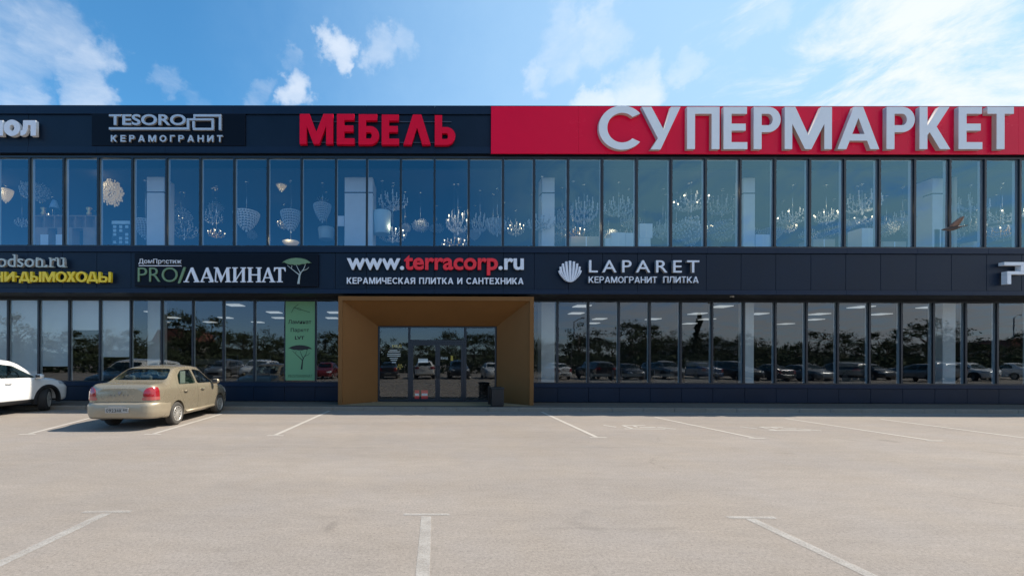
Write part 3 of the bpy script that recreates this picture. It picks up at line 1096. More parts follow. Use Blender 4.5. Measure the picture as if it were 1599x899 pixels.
NATURAL = dict(А=.86, Б=.72, Г=.62, Д=.92, Е=.66, И=.80, К=.78, Л=.80, М=.98, Н=.78, О=.88, П=.78, Р=.70, С=.80, Т=.72, У=.80, Х=.80, Ч=.72, Ы=.98, Ь=.70, Я=.76)

def bold_letters(parent, spec, y, depth, s, t, front, side):
    for ch, x0, y0, x1, y1 in spec:
        p, q = at(x0, y0, y), at(x1, y1, y)
        me = outline(bold_loops(ch, (q.x - p.x) / (p.z - q.z), s, t))
        fit(me, p.x, q.x, q.z, p.z, y, depth)
        put_letter(parent, me, front, side)

def bold_word(parent, text, x0, y0, x1, y1, y, depth, s, t, front, side, gap=.13, space=.36):
    p, q = at(x0, y0, y), at(x1, y1, y)
    h = p.z - q.z
    total = sum(space if c == ' ' else NATURAL[c] for c in text) + gap * (len(text) - 1)
    k = (q.x - p.x) / h / total
    x = 0.0
    for c in text:
        if c == ' ':
            x += space + gap
            continue
        me = outline(bold_loops(c, NATURAL[c] * k, s, t))
        a = p.x + x * k * h
        fit(me, a, a + NATURAL[c] * k * h, q.z, p.z, y, depth)
        put_letter(parent, me, front, side)
        x += NATURAL[c] + gap

def put_letter(parent, me, front, side):
    two_tone(me, front, side)
    o = link('letter', me, parent)
    o.location = -parent.location
    return o

def letters(parent, spec, y, depth, bold, front, side):  # spec: (char or loops, px0, py0, px1, py1)
    for ch, x0, y0, x1, y1 in spec:
        me = glyph(ch, bold) if isinstance(ch, str) else outline(ch)
        p, q = at(x0, y0, y), at(x1, y1, y)
        fit(me, p.x, q.x, q.z, p.z, y, depth)
        put_letter(parent, me, front, side)

def word(parent, text, x0, y0, x1, y1, y, depth, bold, front, side, name='letter', spread=1.0, off=None):
    p, q = at(x0, y0, y), at(x1, y1, y)
    items = []
    shift = 0.0
    for i, ch in enumerate(text):
        if ch == ' ':
            shift += (spread - 1) * 0.3
            continue
        me = glyph(ch, bold)
        lo, hi = bounds(me)
        pre = glyph(text[:i + 1], bold)
        r = bounds(pre)[1][0]
        bpy.data.meshes.remove(pre)
        items.append((me, lo, hi, r - (hi[0] - lo[0]) + (spread - 1) * 0.6 * i, r + (spread - 1) * 0.6 * i))
    L0, R0 = items[0][3], items[-1][4]
    B0, T0 = min(i[1][1] for i in items), max(i[2][1] for i in items)
    kx, kz = (q.x - p.x) / (R0 - L0), (p.z - q.z) / (T0 - B0)
    if name == 'letter':
        for me, lo, hi, a, c in items:
            fit(me, p.x + (a - L0) * kx, p.x + (c - L0) * kx, q.z + (lo[1] - B0) * kz, q.z + (hi[1] - B0) * kz, y, depth, (lo, hi))
            put_letter(parent, me, front, side)
    else:                                               # print: one mesh for a line of text
        bm = bmesh.new()
        for me, lo, hi, a, c in items:
            fit(me, p.x + (a - L0) * kx, p.x + (c - L0) * kx, q.z + (lo[1] - B0) * kz, q.z + (hi[1] - B0) * kz, y, depth, (lo, hi))
            bm.from_mesh(me)
            bpy.data.meshes.remove(me)
        me = bpy.data.meshes.new(name)
        bm.to_mesh(me)
        bm.free()
        two_tone(me, front, side)
        o = link(name, me, parent)
        o.location = (off if off is not None else -parent.location)
        return o

def sign(px, py, label, y=YF):
    return empty('shop_sign', at(px, py, y), label, 'sign', 'signs on the facade')
def board(parent, px0, py0, px1, py1, y0, y1, m, name='sign_panel', bev=0.01):
    p, q = at(px0, py0, y0), at(px1, py1, y0)
    b = MB()
    b.box(p.x, q.x, y0, y1, q.z, p.z, bev)
    o = b.build(name, m, parent)
    o.location = -parent.location
    return o
def rails(parent, px0, px1, pys, y):
    for py in pys:
        p, q = at(px0, py, y), at(px1, py, y)
        b = MB()
        b.box(p.x, q.x, y, y + .02, p.z - .015, p.z + .015)
        o = b.build('rail', 'rail', parent)
        o.location = -parent.location
YL = YF - .17
# red panel with large white letters
s = sign(1200, 240, 'long red panel with huge white raised letters reading СУПЕРМАРКЕТ')
p, q = at(767, 167.5, YF - .10), at(1700, 240, YF - .10)
b = MB()
zt_, zb_ = at(800, 167, YF - .10).z, at(800, 240, YF - .10).z
xw = p.x
while xw < q.x + 4:
    b.box(xw, min(xw + 3.0, q.x + 4) - .003, YF - .10, YF - .057, zb_, zt_ + .02, 0.004)
    xw += 3.0
o = b.build('sign_panel', 'red_board', s)
o.location = -s.location
bold_letters(s, [('С', 935, 165, 999.5, 234), ('У', 1002, 167, 1062.5, 233.5), ('П', 1073, 167, 1123.5, 233), ('Е', 1130, 167, 1167, 233),
            ('Р', 1177, 167, 1219, 233), ('М', 1225.5, 167, 1299, 233), ('А', 1308, 167, 1373, 233), ('Р', 1384.5, 167, 1428.5, 233),
            ('К', 1436, 167, 1484, 233), ('Е', 1497, 167, 1534, 233), ('Т', 1542, 167, 1583, 233)], YF - .23, .125, .188, .165, 'letter', 'letter_return_pale')
# МЕБЕЛЬ
s = sign(590, 227, 'bold red three-dimensional letters reading МЕБЕЛЬ beside the red panel')
bold_letters(s, [('М', 468, 178, 520, 225), ('Е', 526, 178, 553.5, 225.5), ('Б', 560, 178.5, 592, 226), ('Е', 596, 179, 623, 226),
                 ('Λ', 630, 179, 672.5, 226), ('Ь', 679, 180, 711, 226.5)], YL, .12, .245, .20, 'red', 'red')
rails(s, 472, 705, (190, 222.5), YL + .122)
# пол
s = sign(25, 213, 'thick white rounded lowercase letters cut off at the upper left edge of the photo')
bold_letters(s, [('П', -21, 188, 4.5, 212), ('О', 6, 187, 31, 212.5), ('Л', 32, 188, 56, 212)], YL, .11, .35, .31, 'letter_pale', 'letter')
# TESORO
s = sign(262, 227, 'black board with silver latin letters and a line drawing of two overlapping frames')
board(s, 143, 175.5, 383, 228, YF - .05, YF - .004, 'sign_black')
word(s, 'TESORO', 170, 178.5, 290, 195.5, YF - .13, .075, 0.022, 'steel', 'letter_side')
bold_word(s, 'КЕРАМОГРАНИТ', 173, 211, 347.5, 221.5, YF - .12, .06, .22, .19, 'steel', 'letter_side', gap=.46)
def px_bars(parent, bars, y, depth, m, name):
    b = MB()
    for i, (x0, y0, x1, y1) in enumerate(bars):
        p, q = at(x0, y0, y), at(x1, y1, y)
        b.box(p.x, q.x, y + .001 * (i % 3), y + depth - .001 * (i % 3), q.z, p.z)
    o = b.build(name, m, parent)
    o.location = -parent.location
    return o
px_bars(s, [(170, 199, 291.3, 202.6), (291.5, 185, 295.2, 202.6), (295.4, 185, 333.8, 188), (330.2, 188.2, 333.8, 203), (301, 199.8, 330, 203), (300.2, 189, 303.8, 199.6),
            (301.8, 178.6, 345.2, 182.2), (341.6, 182.4, 345.2, 203), (301.8, 182.4, 304.8, 184.8)], YF - .13, .075, 'steel', 'logo')
# odson.ru
s = sign(50, 417, 'grey serif latin web address letters, above the yellow letters')
word(s, 'odson.ru', -5, 397, 100.5, 417, YL, .09, 0.004, 'grey_letter', 'letter_side')
def serif(parent, bars, y, depth, m):
    for bar_ in bars:
        px_bars(parent, [bar_], y, depth, m, 'serif')
serif(s, [(56, 402, 60, 403.6), (57, 415.5, 64.5, 417), (66.5, 415.5, 73, 417), (76, 402, 79, 403.6), (76.3, 415.5, 83, 417), (86, 402, 90, 403.6),
          (94.5, 402, 99.3, 403.6), (19.5, 397, 24, 398.6), (97, 415.5, 102, 417)], YL - .002, .09, 'grey_letter')
# yellow row
s = sign(90, 440, 'yellow raised letters reading ДЫМОХОДЫ at the left edge')
bold_letters(s, [('Н', -13, 424, 4.5, 440), ('И', 6.5, 424, 22.5, 439.5), ('-', 24, 430.5, 29, 433), ('Д', 29.5, 424, 46, 441.5), ('Ы', 47, 424, 64.5, 440),
            ('М', 66, 424, 85.5, 440), ('О', 86.5, 423.7, 104, 440.3), ('Х', 103.5, 424, 118, 440), ('О', 118, 423.7, 135.5, 440.3), ('Д', 135.5, 424, 152.5, 442),
            ('Ы', 153.5, 424.5, 173, 440.5)], YL, .09, .235, .18, 'yellow', 'yellow')
rails(s, -10, 170, (427.5,), YL + .092)
# ЛАМИНАТ board
s = sign(353, 448, 'black board with white serif ЛАМИНАТ and a green flat-topped tree')
board(s, 210, 395.5, 497, 447.5, YF - .09, YF - .004, 'sign_black')
yb = YF - .13
word(s, 'ДомПрестиж', 216.5, 404, 283, 413.2, yb, .04, 0.0, 'letter_pale', 'letter_side')
px_bars(s, [(216.5, 414.2, 283, 415.4)], yb, .04, 'letter_pale', 'underline')
word(s, 'PRO', 215, 417.3, 277, 440, yb, .04, -0.008, 'sign_green', 'sign_green')
letters(s, [([[(0, 0), (.30, 0), (1, 1), (.70, 1)]], 277.5, 417, 290, 442)], yb, .04, 0, 'sign_green', 'sign_green')
SERIF = {
 'Л': [[(0, 0), (0, .06), (.09, .07), (.43, .98), (.56, 1), (.90, .07), (1, .06), (1, 0), (.60, 0), (.60, .06), (.68, .07), (.44, .74), (.20, .07), (.32, .06), (.32, 0)]],
 'А': [[(0, 0), (0, .06), (.08, .07), (.42, .98), (.55, 1), (.90, .07), (1, .06), (1, 0), (.58, 0), (.58, .06), (.68, .07), (.61, .27), (.27, .27), (.19, .07), (.31, .06), (.31, 0)],
       [(.30, .34), (.58, .34), (.44, .73)]],
 'М': [[(0, 0), (0, .06), (.08, .07), (.13, .93), (.03, .94), (.03, 1), (.27, 1), (.50, .36), (.74, 1), (.97, 1), (.97, .94), (.88, .93), (.92, .07), (1, .06), (1, 0), (.66, 0), (.66, .06), (.74, .07), (.71, .72), (.45, 0), (.41, 0), (.19, .74), (.15, .07), (.26, .06), (.26, 0)]],
 'И': [[(0, 0), (0, .06), (.09, .07), (.09, .93), (0, .94), (0, 1), (.40, 1), (.40, .94), (.29, .93), (.29, .26), (.71, .85), (.71, .93), (.60, .94), (.60, 1), (1, 1), (1, .94), (.91, .93), (.91, .07), (1, .06), (1, 0), (.60, 0), (.60, .06), (.71, .07), (.71, .72), (.29, .13), (.29, .07), (.40, .06), (.40, 0)]],
 'Н': [[(0, 0), (0, .06), (.09, .07), (.09, .93), (0, .94), (0, 1), (.40, 1), (.40, .94), (.29, .93), (.29, .54), (.71, .54), (.71, .93), (.60, .94), (.60, 1), (1, 1), (1, .94), (.91, .93), (.91, .07), (1, .06), (1, 0), (.60, 0), (.60, .06), (.71, .07), (.71, .46), (.29, .46), (.29, .07), (.40, .06), (.40, 0)]],
 'Т': [[(.24, 0), (.24, .06), (.38, .07), (.38, .92), (.16, .90), (.06, .72), (0, .72), (.02, 1), (.98, 1), (1, .72), (.94, .72), (.84, .90), (.62, .92), (.62, .07), (.76, .06), (.76, 0)]],
}
letters(s, [(SERIF[c], x0, 417.3, x1, 440.6) for c, x0, x1 in (('Л', 286.5, 313), ('А', 311.5, 336), ('М', 333, 361), ('И', 362.5, 384), ('Н', 386, 408.5), ('А', 408, 430), ('Т', 427.5, 446))],
        yb, .04, 0, 'letter_pale', 'letter_side')
def acacia(x0, x1, ytop, ycrown, ybot, yplane, depth, crown_m, trunk_m, parent, off):
    w = x1 - x0
    r = random.Random(7)
    top = [(0, .30), (.07, .55), (.18, .78), (.32, .93), (.48, 1), (.66, .94), (.82, .78), (.93, .52), (1, .28)]
    bot = [(1 - k / 14, .30 * abs(1 - 2 * k / 14) ** 1.5 + r.uniform(0, .20)) for k in range(15)]
    def X(u, py):
        return at(x0 + u * w, py, yplane)
    b = MB()
    pl = []
    for u, v in top + bot:
        p = X(u, ycrown + (ytop - ycrown) * v)
        pl.append((p.x, p.z))
    me = outline([pl])
    for v in me.vertices:
        t = 0.0 if v.co.z > 0 else 1.0
        v.co = (v.co.x, yplane + t * depth, v.co.y)
    me.materials.append(M[crown_m])
    o = link('tree_crown', me, parent)
    o.location = off
    def limb(pts, wd):
        for (u0, v0), (u1, v1), w0, w1 in zip(pts[:-1], pts[1:], wd[:-1], wd[1:]):
            p, q = X(u0, ycrown + (ybot - ycrown) * v0), X(u1, ycrown + (ybot - ycrown) * v1)
            d = Vector((q.x - p.x, 0, q.z - p.z)).normalized()
            n = Vector((-d.z, 0, d.x))
            k = (at(x1, 420, yplane).x - at(x0, 420, yplane).x) / 2
            poly = [(p.x + n.x * w0 * k, p.z + n.z * w0 * k), (q.x + n.x * w1 * k, q.z + n.z * w1 * k), (q.x - n.x * w1 * k, q.z - n.z * w1 * k), (p.x - n.x * w0 * k, p.z - n.z * w0 * k)]
            dd = r.uniform(.001, .004)
            b.prism(poly, yplane + dd, yplane + depth - dd)
    limb([(.56, 1), (.60, .55), (.64, .40)], [.075, .045, .035])
    limb([(.60, .52), (.40, .28), (.18, 0)], [.035, .022, .012])
    limb([(.63, .42), (.55, .2), (.48, -.05)], [.03, .02, .012])
    limb([(.62, .45), (.74, .2), (.80, -.05)], [.03, .02, .012])
    limb([(.45, .33), (.32, .18), (.34, 0)], [.02, .015, .01])
    limb([(.70, .30), (.84, .22), (.92, .10)], [.018, .014, .008])
    o = b.build('tree_trunk', trunk_m, parent)
    o.location = off
acacia(440, 486, 402.5, 414, 443, yb, .035, 'sign_green', 'grey_letter', s, -s.location)
# web address above the entrance
s = sign(680, 444, 'white and red web address above white КЕРАМИЧЕСКАЯ ПЛИТКА И САНТЕХНИКА')
word(s, 'www.', 541.5, 403, 631, 421.3, YL, .10, 0.026, 'letter_pale', 'letter_side')
word(s, 'terracorp', 631, 398, 777.5, 429.5, YL, .10, 0.026, 'red_bright', 'red')
word(s, '.ru', 778.5, 403, 818, 421.3, YL, .10, 0.026, 'letter_pale', 'letter_side')
bold_word(s, 'КЕРАМИЧЕСКАЯ ПЛИТКА И САНТЕХНИКА', 541.5, 433, 817.5, 443.6, YL + .04, .06, .19, .165, 'letter_pale', 'letter_side')
# shell logo sign
s = sign(985, 443, 'silver fan-shaped emblem beside spaced latin letters, above КЕРАМОГРАНИТ ПЛИТКА')
WIDE = 1.30
word(s, 'LAPARET', 920, 406, 1092, 425.5, YL, .10, 0.004, 'letter_pale', 'letter_side', spread=1.35)
bold_word(s, 'КЕРАМОГРАНИТ', 919.5, 431.5, 1026, 441.6, YL, .08, .15, .135, 'letter_pale', 'letter_side')
bold_word(s, 'ПЛИТКА', 1036, 431.5, 1091, 441.6, YL, .08, .15, .135, 'letter_pale', 'letter_side')
cx, cy, rr = 890.5, 423.8, 16.8
b = MB()
for k in range(9):
    u = (k - 4) / 4.0
    ang = R(90 - u * 84)
    tx, tz = math.cos(ang), math.sin(ang)
    bx, bz = u * .40, -.97 + .16 * abs(u) ** 2
    mx_, mz_ = tx * (.97 if abs(u) > .7 else .85), -.30 + .1 * abs(u)
    pts, wd = [], []
    for j in range(9):
        v = j / 8.0
        pts.append((bx * (1 - v) ** 2 + 2 * v * (1 - v) * mx_ + v * v * tx, bz * (1 - v) ** 2 + 2 * v * (1 - v) * mz_ + v * v * tz))
        wd.append((.045 + .062 * math.sin(min(1.0, v * 1.15) * math.pi * .62)) * (1 - .25 * abs(u)))
    for j in range(8):
        (x0_, z0_), (x1_, z1_) = pts[j], pts[j + 1]
        d = Vector((x1_ - x0_, z1_ - z0_)).normalized()
        n = Vector((-d.y, d.x))
        q4 = [(x0_ + n.x * wd[j], z0_ + n.y * wd[j]), (x1_ + n.x * wd[j + 1], z1_ + n.y * wd[j + 1]), (x1_ - n.x * wd[j + 1], z1_ - n.y * wd[j + 1]), (x0_ - n.x * wd[j], z0_ - n.y * wd[j])]
        P_ = [at(cx + a_ * rr, cy - c_ * rr, YL) for a_, c_ in q4]
        b.prism([(p.x, p.z) for p in P_], YL + .0006 * (j % 2), YL + .08)
o = b.build('emblem', 'letter_pale', s)
o.location = -s.location
# cut-off sign at the right edge
s = sign(1590, 443, 'grey squared channel letter cut off by the right edge of the photo')
px_bars(s, [(1568.5, 409, 1604.5, 414.2), (1594.5, 414.4, 1604.5, 423.3), (1573, 423.5, 1604.5, 428.2), (1573, 428.4, 1579, 443.5)], YF - .20, .15, 'letter', 'letter')

# ------------------------------------------------------------------ things at the ground-floor windows
for k, (a, c, yb_, lab) in enumerate((
        (-36, 11, 640, 'white roller blind pulled right down, at the left edge of the photo'),
        (13, 59, 640, 'white roller blind pulled right down behind the white car'),
        (61.5, 106.5, 571, 'white roller blind ending above the bonnet of the white car'),
        (110, 154.5, 514.5, 'short white roller blind pulled halfway down'),
        (158, 202.5, 556.5, 'white roller blind three quarters down, behind the tail of the gold sedan'))):
    y = YG + .30
    p, q = at(a, 467, y), at(c, min(yb_, 598), y)
    r = empty('roller_blind', (p.x / 2 + q.x / 2, y, p.z), lab, 'blind', 'roller blinds in the left shop windows')
    b = MB()
    b.box(p.x, q.x, y, y + .004, q.z, p.z)
    o = b.build('cloth', 'blind', r); o.location = -r.location
    b = MB()
    b.tube([(p.x, y, p.z + .02), (q.x, y, p.z + .02)], .03)
    o = b.build('roller', 'sticker', r); o.location = -r.location
    b = MB()
    b.tube([(p.x, y, q.z - .01), (q.x, y, q.z - .01)], .012)
    o = b.build('bottom_bar', 'sticker', r); o.location = -r.location
# green banner
y = YG + .05 - .012
y = YG - .03
p, q = at(446, 470.5, y), at(491.2, 593.5, y)
bn = empty('window_banner', ((p.x + q.x) / 2, y, q.z), 'tall green window banner reading Ламинат Паркет LVT with a black tree', 'banner')
b = MB()
b.box(p.x, q.x, y, y + .012, q.z, p.z)
o = b.build('banner_sheet', 'banner', bn); o.location = -bn.location
yt = y - .006
for txt, c, m, bd in (('Ламинат', (450, 499, 486, 505.5), 'ink', .010), ('Паркет', (454, 512, 482.5, 519.5), 'ink', .010), ('LVT', (460.5, 524.5, 475, 530), 'ink', .03),
                      ('PRO/ЛАМИНАТ', (450, 584.5, 488, 589), 'ink_green', 0)):
    word(bn, txt, *c, yt, .005, bd, m, m, name='printed_text')
acacia(449.5, 487.5, 538.5, 547, 576.5, yt, .005, 'ink', 'ink', bn, -bn.location)
b = MB()
for pts in (((455, 488), (459, 480), (466, 475)), ((459, 481), (467, 481), (472, 484), (484, 487.5)), ((460, 479), (464, 482), (470, 484.5))):
    for (u0, v0), (u1, v1) in zip(pts[:-1], pts[1:]):
        a, c = at(u0, v0, yt), at(u1, v1, yt)
        d = (c - a).normalized(); n = Vector((-d.z, 0, d.x)) * .012
        dd = rnd.uniform(.0005, .002)
        b.prism([(a.x + n.x, a.z + n.z), (c.x + n.x, c.z + n.z), (c.x - n.x, c.z - n.z), (a.x - n.x, a.z - n.z)], yt + dd, yt + .005 - dd / 4)
o = b.build('printed_branch', 'ink_green', bn); o.location = -bn.location
# film notice on the left side light
y = YG + .066
dec = empty('window_notice', at(616, 570, y), 'yellow and white shop notice on the glass left of the entrance door', 'notice')
word(dec, 'МЕД', 612.5, 538, 627, 543, y, .003, .01, 'sticker_y', 'sticker_y', name='printed_text')
for i, (u0, u1, v) in enumerate(((608.5, 620.5, 546.5), (606, 624, 549), (604.5, 625.5, 552.5), (604.5, 625.5, 555.5), (608.5, 621, 559), (610, 620, 562), (612, 618.5, 565.5))):
    px_bars(dec, [(u0, v - .8, u1, v + .8)], y, .003, 'sticker', 'printed_line')
b = MB()
for u, v in ((623, 569.5), (626.3, 569.5), (624.6, 572.3), (621.4, 572.3), (627.9, 572.3), (619.5, 575), (624.6, 575)):
    c = at(u, v, y)
    b.prism([(c.x + .028 * math.cos(R(60 * k)), c.z + .028 * math.sin(R(60 * k))) for k in range(6)], y, y + .003)
o = b.build('printed_honeycomb', 'sticker_y', dec); o.location = -dec.location
dec = empty('window_notice', at(694, 559, y), 'small white sticker reading Вход on the right entrance door', 'notice')
word(dec, 'Вход', 688.3, 556.5, 699.5, 561.5, YG + .066, .003, .015, 'sticker', 'sticker', name='printed_text')
# bin
g = gr(776, 634.5, WALK)
bn2 = empty('litter_bin', (g.x, g.y, WALK + .006), 'black ribbed litter bin standing beside the entrance', 'bin')
b = MB()
b.box(-.20, .20, -.17, .17, .03, .58, .02)
for k in range(9):
    xx = -.18 + k * .045
    b.box(xx - .012, xx + .012, -.182, -.168, .05, .56, .004)
o = b.build('bin_body', 'bin', bn2)
b = MB()
b.box(-.215, .215, -.185, .185, .58, .63, .012)
b.box(-.13, .13, -.10, .10, .631, .65, .008)
b.build('lid', 'bin', bn2)
b = MB()
b.box(-.18, .18, -.15, .15, 0, .03)
b.build('foot', 'bin', bn2)
# second, narrower stand
g = gr(764, 631, WALK)
st = empty('sign_stand', (g.x, g.y, WALK + .006), 'thin dark folded sign stand behind the litter bin', 'stand')
b = MB()
b.box(-.035, -.012, -.12, .12, 0, .62, .004)
b.box(.012, .035, -.12, .12, 0, .62, .004)
b.build('stand_board', 'bin', st)
b = MB()
b.tube([(-.04, 0, .60), (.04, 0, .60)], .012)
b.build('hinge', 'black_trim', st)
# cctv camera under the soffit
c = at(1143, 463, YF + .35)
cc = empty('security_camera', (c.x, YF + .35, Z_SOF), 'small white dome camera under the overhang right of the entrance', 'camera')
b = MB()
b.lathe([(.06, -.03), (.07, -.02), (.07, 0)], 16)
b.build('camera_base', 'sticker', cc)
b = MB()
b.ball((0, 0, -.04), .05, 12, 8)
b.build('camera_dome', 'black_trim', cc)

# ceiling lights on the ground floor
led_me = MB().box(-.3, .3, -.3, .3, -.03, 0).mesh('ceiling_light', 'led')
i = 0
for row, yy in enumerate((17.4, 20.0, 22.6, 25.2)):
    for k in range(15):
        if (k * 5 + row * 3) % 7 in (1, 4):
            continue
        xx = -19.6 + k * 2.9 + (0.7 if row % 2 else 0)
        o = link('ceiling_light', led_me, None, (xx, yy, Z_SOF))
        tag(o, 'square white panel light under the ground-floor ceiling, seen through the shop windows', 'light', 'panel lights in the ground-floor shops')
# tile displays and racks behind the right windows
def rack(x, y, w, h, label, m='tile'):
    r = empty('display_rack', (x, y, WALK + .03), label, 'rack', 'display racks in the right shop')
    b = MB()
    b.box(-w / 2, -w / 2 + .05, -.25, .25, 0, h); b.box(w / 2 - .05, w / 2, -.25, .25, 0, h)
    b.build('rack_side', 'rack', r)
    for k in range(4):
        b = MB()
        z = .15 + k * (h - .2) / 4
        b.box(-w / 2 + .05, w / 2 - .05, -.2 + .03 * k, -.17 + .03 * k, z, z + (h - .2) / 4 - .12)
        b.build('tile_panel', m, r)
for px, lab in ((935, 'dark tile rack left of the pale column'), (984, 'dark tile rack in the third window right of the entrance'), (1035, 'dark tile rack in the fifth window right of the entrance')):
    c = at(px, 560, 17.2)
    rack(c.x, 17.2, 1.0, 1.15, lab)
for px, y, lab in ((1090, 19.5, 'taller tile rack behind the sixth window right of the entrance'), (1320, 19.0, 'tile rack deep behind the right windows'), (400, 18.5, 'laminate rack left of the green banner'), (330, 19.5, 'laminate rack behind the front of the gold sedan')):
    c = at(px, 560, y)
    rack(c.x, y, 1.5, 1.7, lab)

# ------------------------------------------------------------------ lighting showroom upstairs
FL = Z_L2B + .0
CEIL = Z_WIN_T - .22
def protos():
    P = {}
    r = random.Random(11)
    # bowl: stacked rings of crystals narrowing downwards, radius 1, height 1 (z from 0 down to -1)
    b = MB()
    n = 9
    for i in range(n):
        t = i / (n - 1)
        rad = (1 - t ** 1.45) ** .75 * .95 + .05
        z = -t * .95
        b.lathe([(rad, z), (rad * .97, z - .05), (rad * .86, z - .05), (rad * .9, z)], 20, smooth=False)
        cnt = max(6, int(26 * rad))
        for k in range(cnt):
            a = 2 * math.pi * (k + .5 * (i % 2)) / cnt
            b.box(rad * math.cos(a) - .03, rad * math.cos(a) + .03, rad * math.sin(a) - .03, rad * math.sin(a) + .03, z - .13, z - .02)
    P['bowl'] = b.bm
    # ball of crystal rods
    b = MB()
    for k in range(230):
        z = 1 - 2 * (k + .5) / 230
        a = k * 2.39996
        q = math.sqrt(1 - z * z)
        d = Vector((q * math.cos(a), q * math.sin(a), z))
        rr = r.uniform(.62, 1)
        b.tube([d * .4, d * rr], .014, 4)
        b.ball(d * rr, .07, 5, 4, (1, 1, r.uniform(.8, 1.8)))
    P['ball'] = b.bm
    # candle arms: stem, arms, cups, drops
    b = MB()
    b.lathe([(.03, -1), (.10, -.9), (.04, -.75), (.08, -.6), (.03, -.4), (.06, -.2), (.025, 0), (.025, .5)], 10)
    for tier, (na, rad, z0) in enumerate(((10, 1.0, -.55), (6, .62, -.15))):
        for k in range(na):
            a = 2 * math.pi * (k + .5 * tier) / na
            ca, sa = math.cos(a), math.sin(a)
            pts = [(rad * u * ca, rad * u * sa, z0 - .28 * math.sin(u * math.pi) + .22 * u * u) for u in (0, .2, .4, .6, .8, 1)]
            b.tube(pts, .022, 5)
            zt = pts[-1][2]
            b.lathe([(.03, zt), (.10, zt + .04), (.03, zt + .05)], 8, (rad * ca, rad * sa, 0))
            for q in range(3):
                b.ball((rad * ca * (.95 - .28 * q), rad * sa * (.95 - .28 * q), zt - .16 - .1 * q), .045, 5, 4, (1, 1, 1.9))
    P['arms'] = b.bm
    b = MB()
    for tier, (na, rad, z0) in enumerate(((10, 1.0, -.33), (6, .62, .07))):
        for k in range(na):
            a = 2 * math.pi * (k + .5 * tier) / na
            b.lathe([(.032, z0 + .04), (.032, z0 + .25)], 6, (rad * math.cos(a), rad * math.sin(a), 0))
    P['candles'] = b.bm
    b = MB()
    for tier, (na, rad, z0) in enumerate(((10, 1.0, -.33), (6, .62, .07))):
        for k in range(na):
            a = 2 * math.pi * (k + .5 * tier) / na
            b.ball((rad * math.cos(a), rad * math.sin(a), z0 + .31), .045, 6, 5, (1, 1, 1.5))
    P['bulbs'] = b.bm
    b = MB()
    for k in (1, 3, 4, 6, 8, 9):
        a = 2 * math.pi * k / 10
        b.ball((math.cos(a), math.sin(a), -.02), .05, 6, 5, (1, 1, 1.4))
    P['lit_bulbs'] = b.bm
    # drum
    b = MB()
    b.lathe([(.86, -1), (1.0, -.1), (.96, 0), (.80, -.05), (.78, -.95)], 28)
    P['drum'] = b.bm
    # shallow lit plate
    b = MB()
    b.lathe([(.2, -.6), (.8, -.45), (1, -.1), (.95, 0), (.2, 0)], 28)
    P['plate'] = b.bm
    out = {}
    for k, bm in P.items():
        bmesh.ops.recalc_face_normals(bm, faces=bm.faces[:])
        me = bpy.data.meshes.new(k)
        bm.to_mesh(me)
        bm.free()
        out[k] = me
    return out
PR = protos()
_mc = {}
def pm(kind, m):
    if (kind, m) not in _mc:
        me = PR[kind].copy()
        me.materials.clear()
        me.materials.append(M[m])
        _mc[(kind, m)] = me
    return _mc[(kind, m)]
def chandelier(kind, x0, y0, x1, y1, Y, label, m='crystal', lit=False, group=None):
    a, c = at(x0, y0, Y), at(x1, y1, Y)
    w = (c.x - a.x) / 2
    h = a.z - c.z
    cx = (a.x + c.x) / 2
    r = empty('chandelier', (cx, Y, a.z), label, 'chandelier', 'chandeliers hanging in the upper showroom')
    if kind in ('bowl', 'drum', 'plate'):
        o = link('lamp_bowl' if kind != 'drum' else 'lamp_shade', pm(kind, m), r)
        o.scale = (w, w, h)
    elif kind == 'ball':
        o = link('crystal_cluster', pm(kind, m), r, (0, 0, -h / 2))
        o.scale = (w, w, h / 2)
    else:
        k = h / 1.42
        o = link('arm_frame', pm('arms', m), r, (0, 0, -k * .42)); o.scale = (w, w, k)
        o = link('candle_sleeve', pm('candles', 'bulb_off'), r, (0, 0, -k * .42)); o.scale = (w, w, k)
        o = link('bulb', pm('lit_bulbs' if lit else 'bulbs', 'bulb' if lit else 'bulb_off'), r, (0, 0, -k * .42)); o.scale = (w, w, k)
    if lit or m == 'crystal_warm':                       # adds a warm point light in front of lit and warm-crystal lamps
        ld = bpy.data.lights.new('lamp_light', 'POINT')
        ld.energy = 2.6 if lit else 2.0
        ld.color = (1.0, 0.78, 0.50)
        ld.shadow_soft_size = 0.10
        lo_ = bpy.data.objects.new('lamp_light', ld)
        C.objects.link(lo_)
        lo_.parent = r
        lo_.location = (0, -w - .12, -h * .3)
    b = MB()
    top = CEIL - a.z
    b.tube([(0, 0, -h * .15), (0, 0, top)], .010, 6)
    b.build('hanging_rod', 'chrome', r)
    b = MB()
    b.lathe([(.02, top - .05), (.07, top - .02), (.07, top)], 12)
    b.build('ceiling_rose', 'chrome', r)
    return r
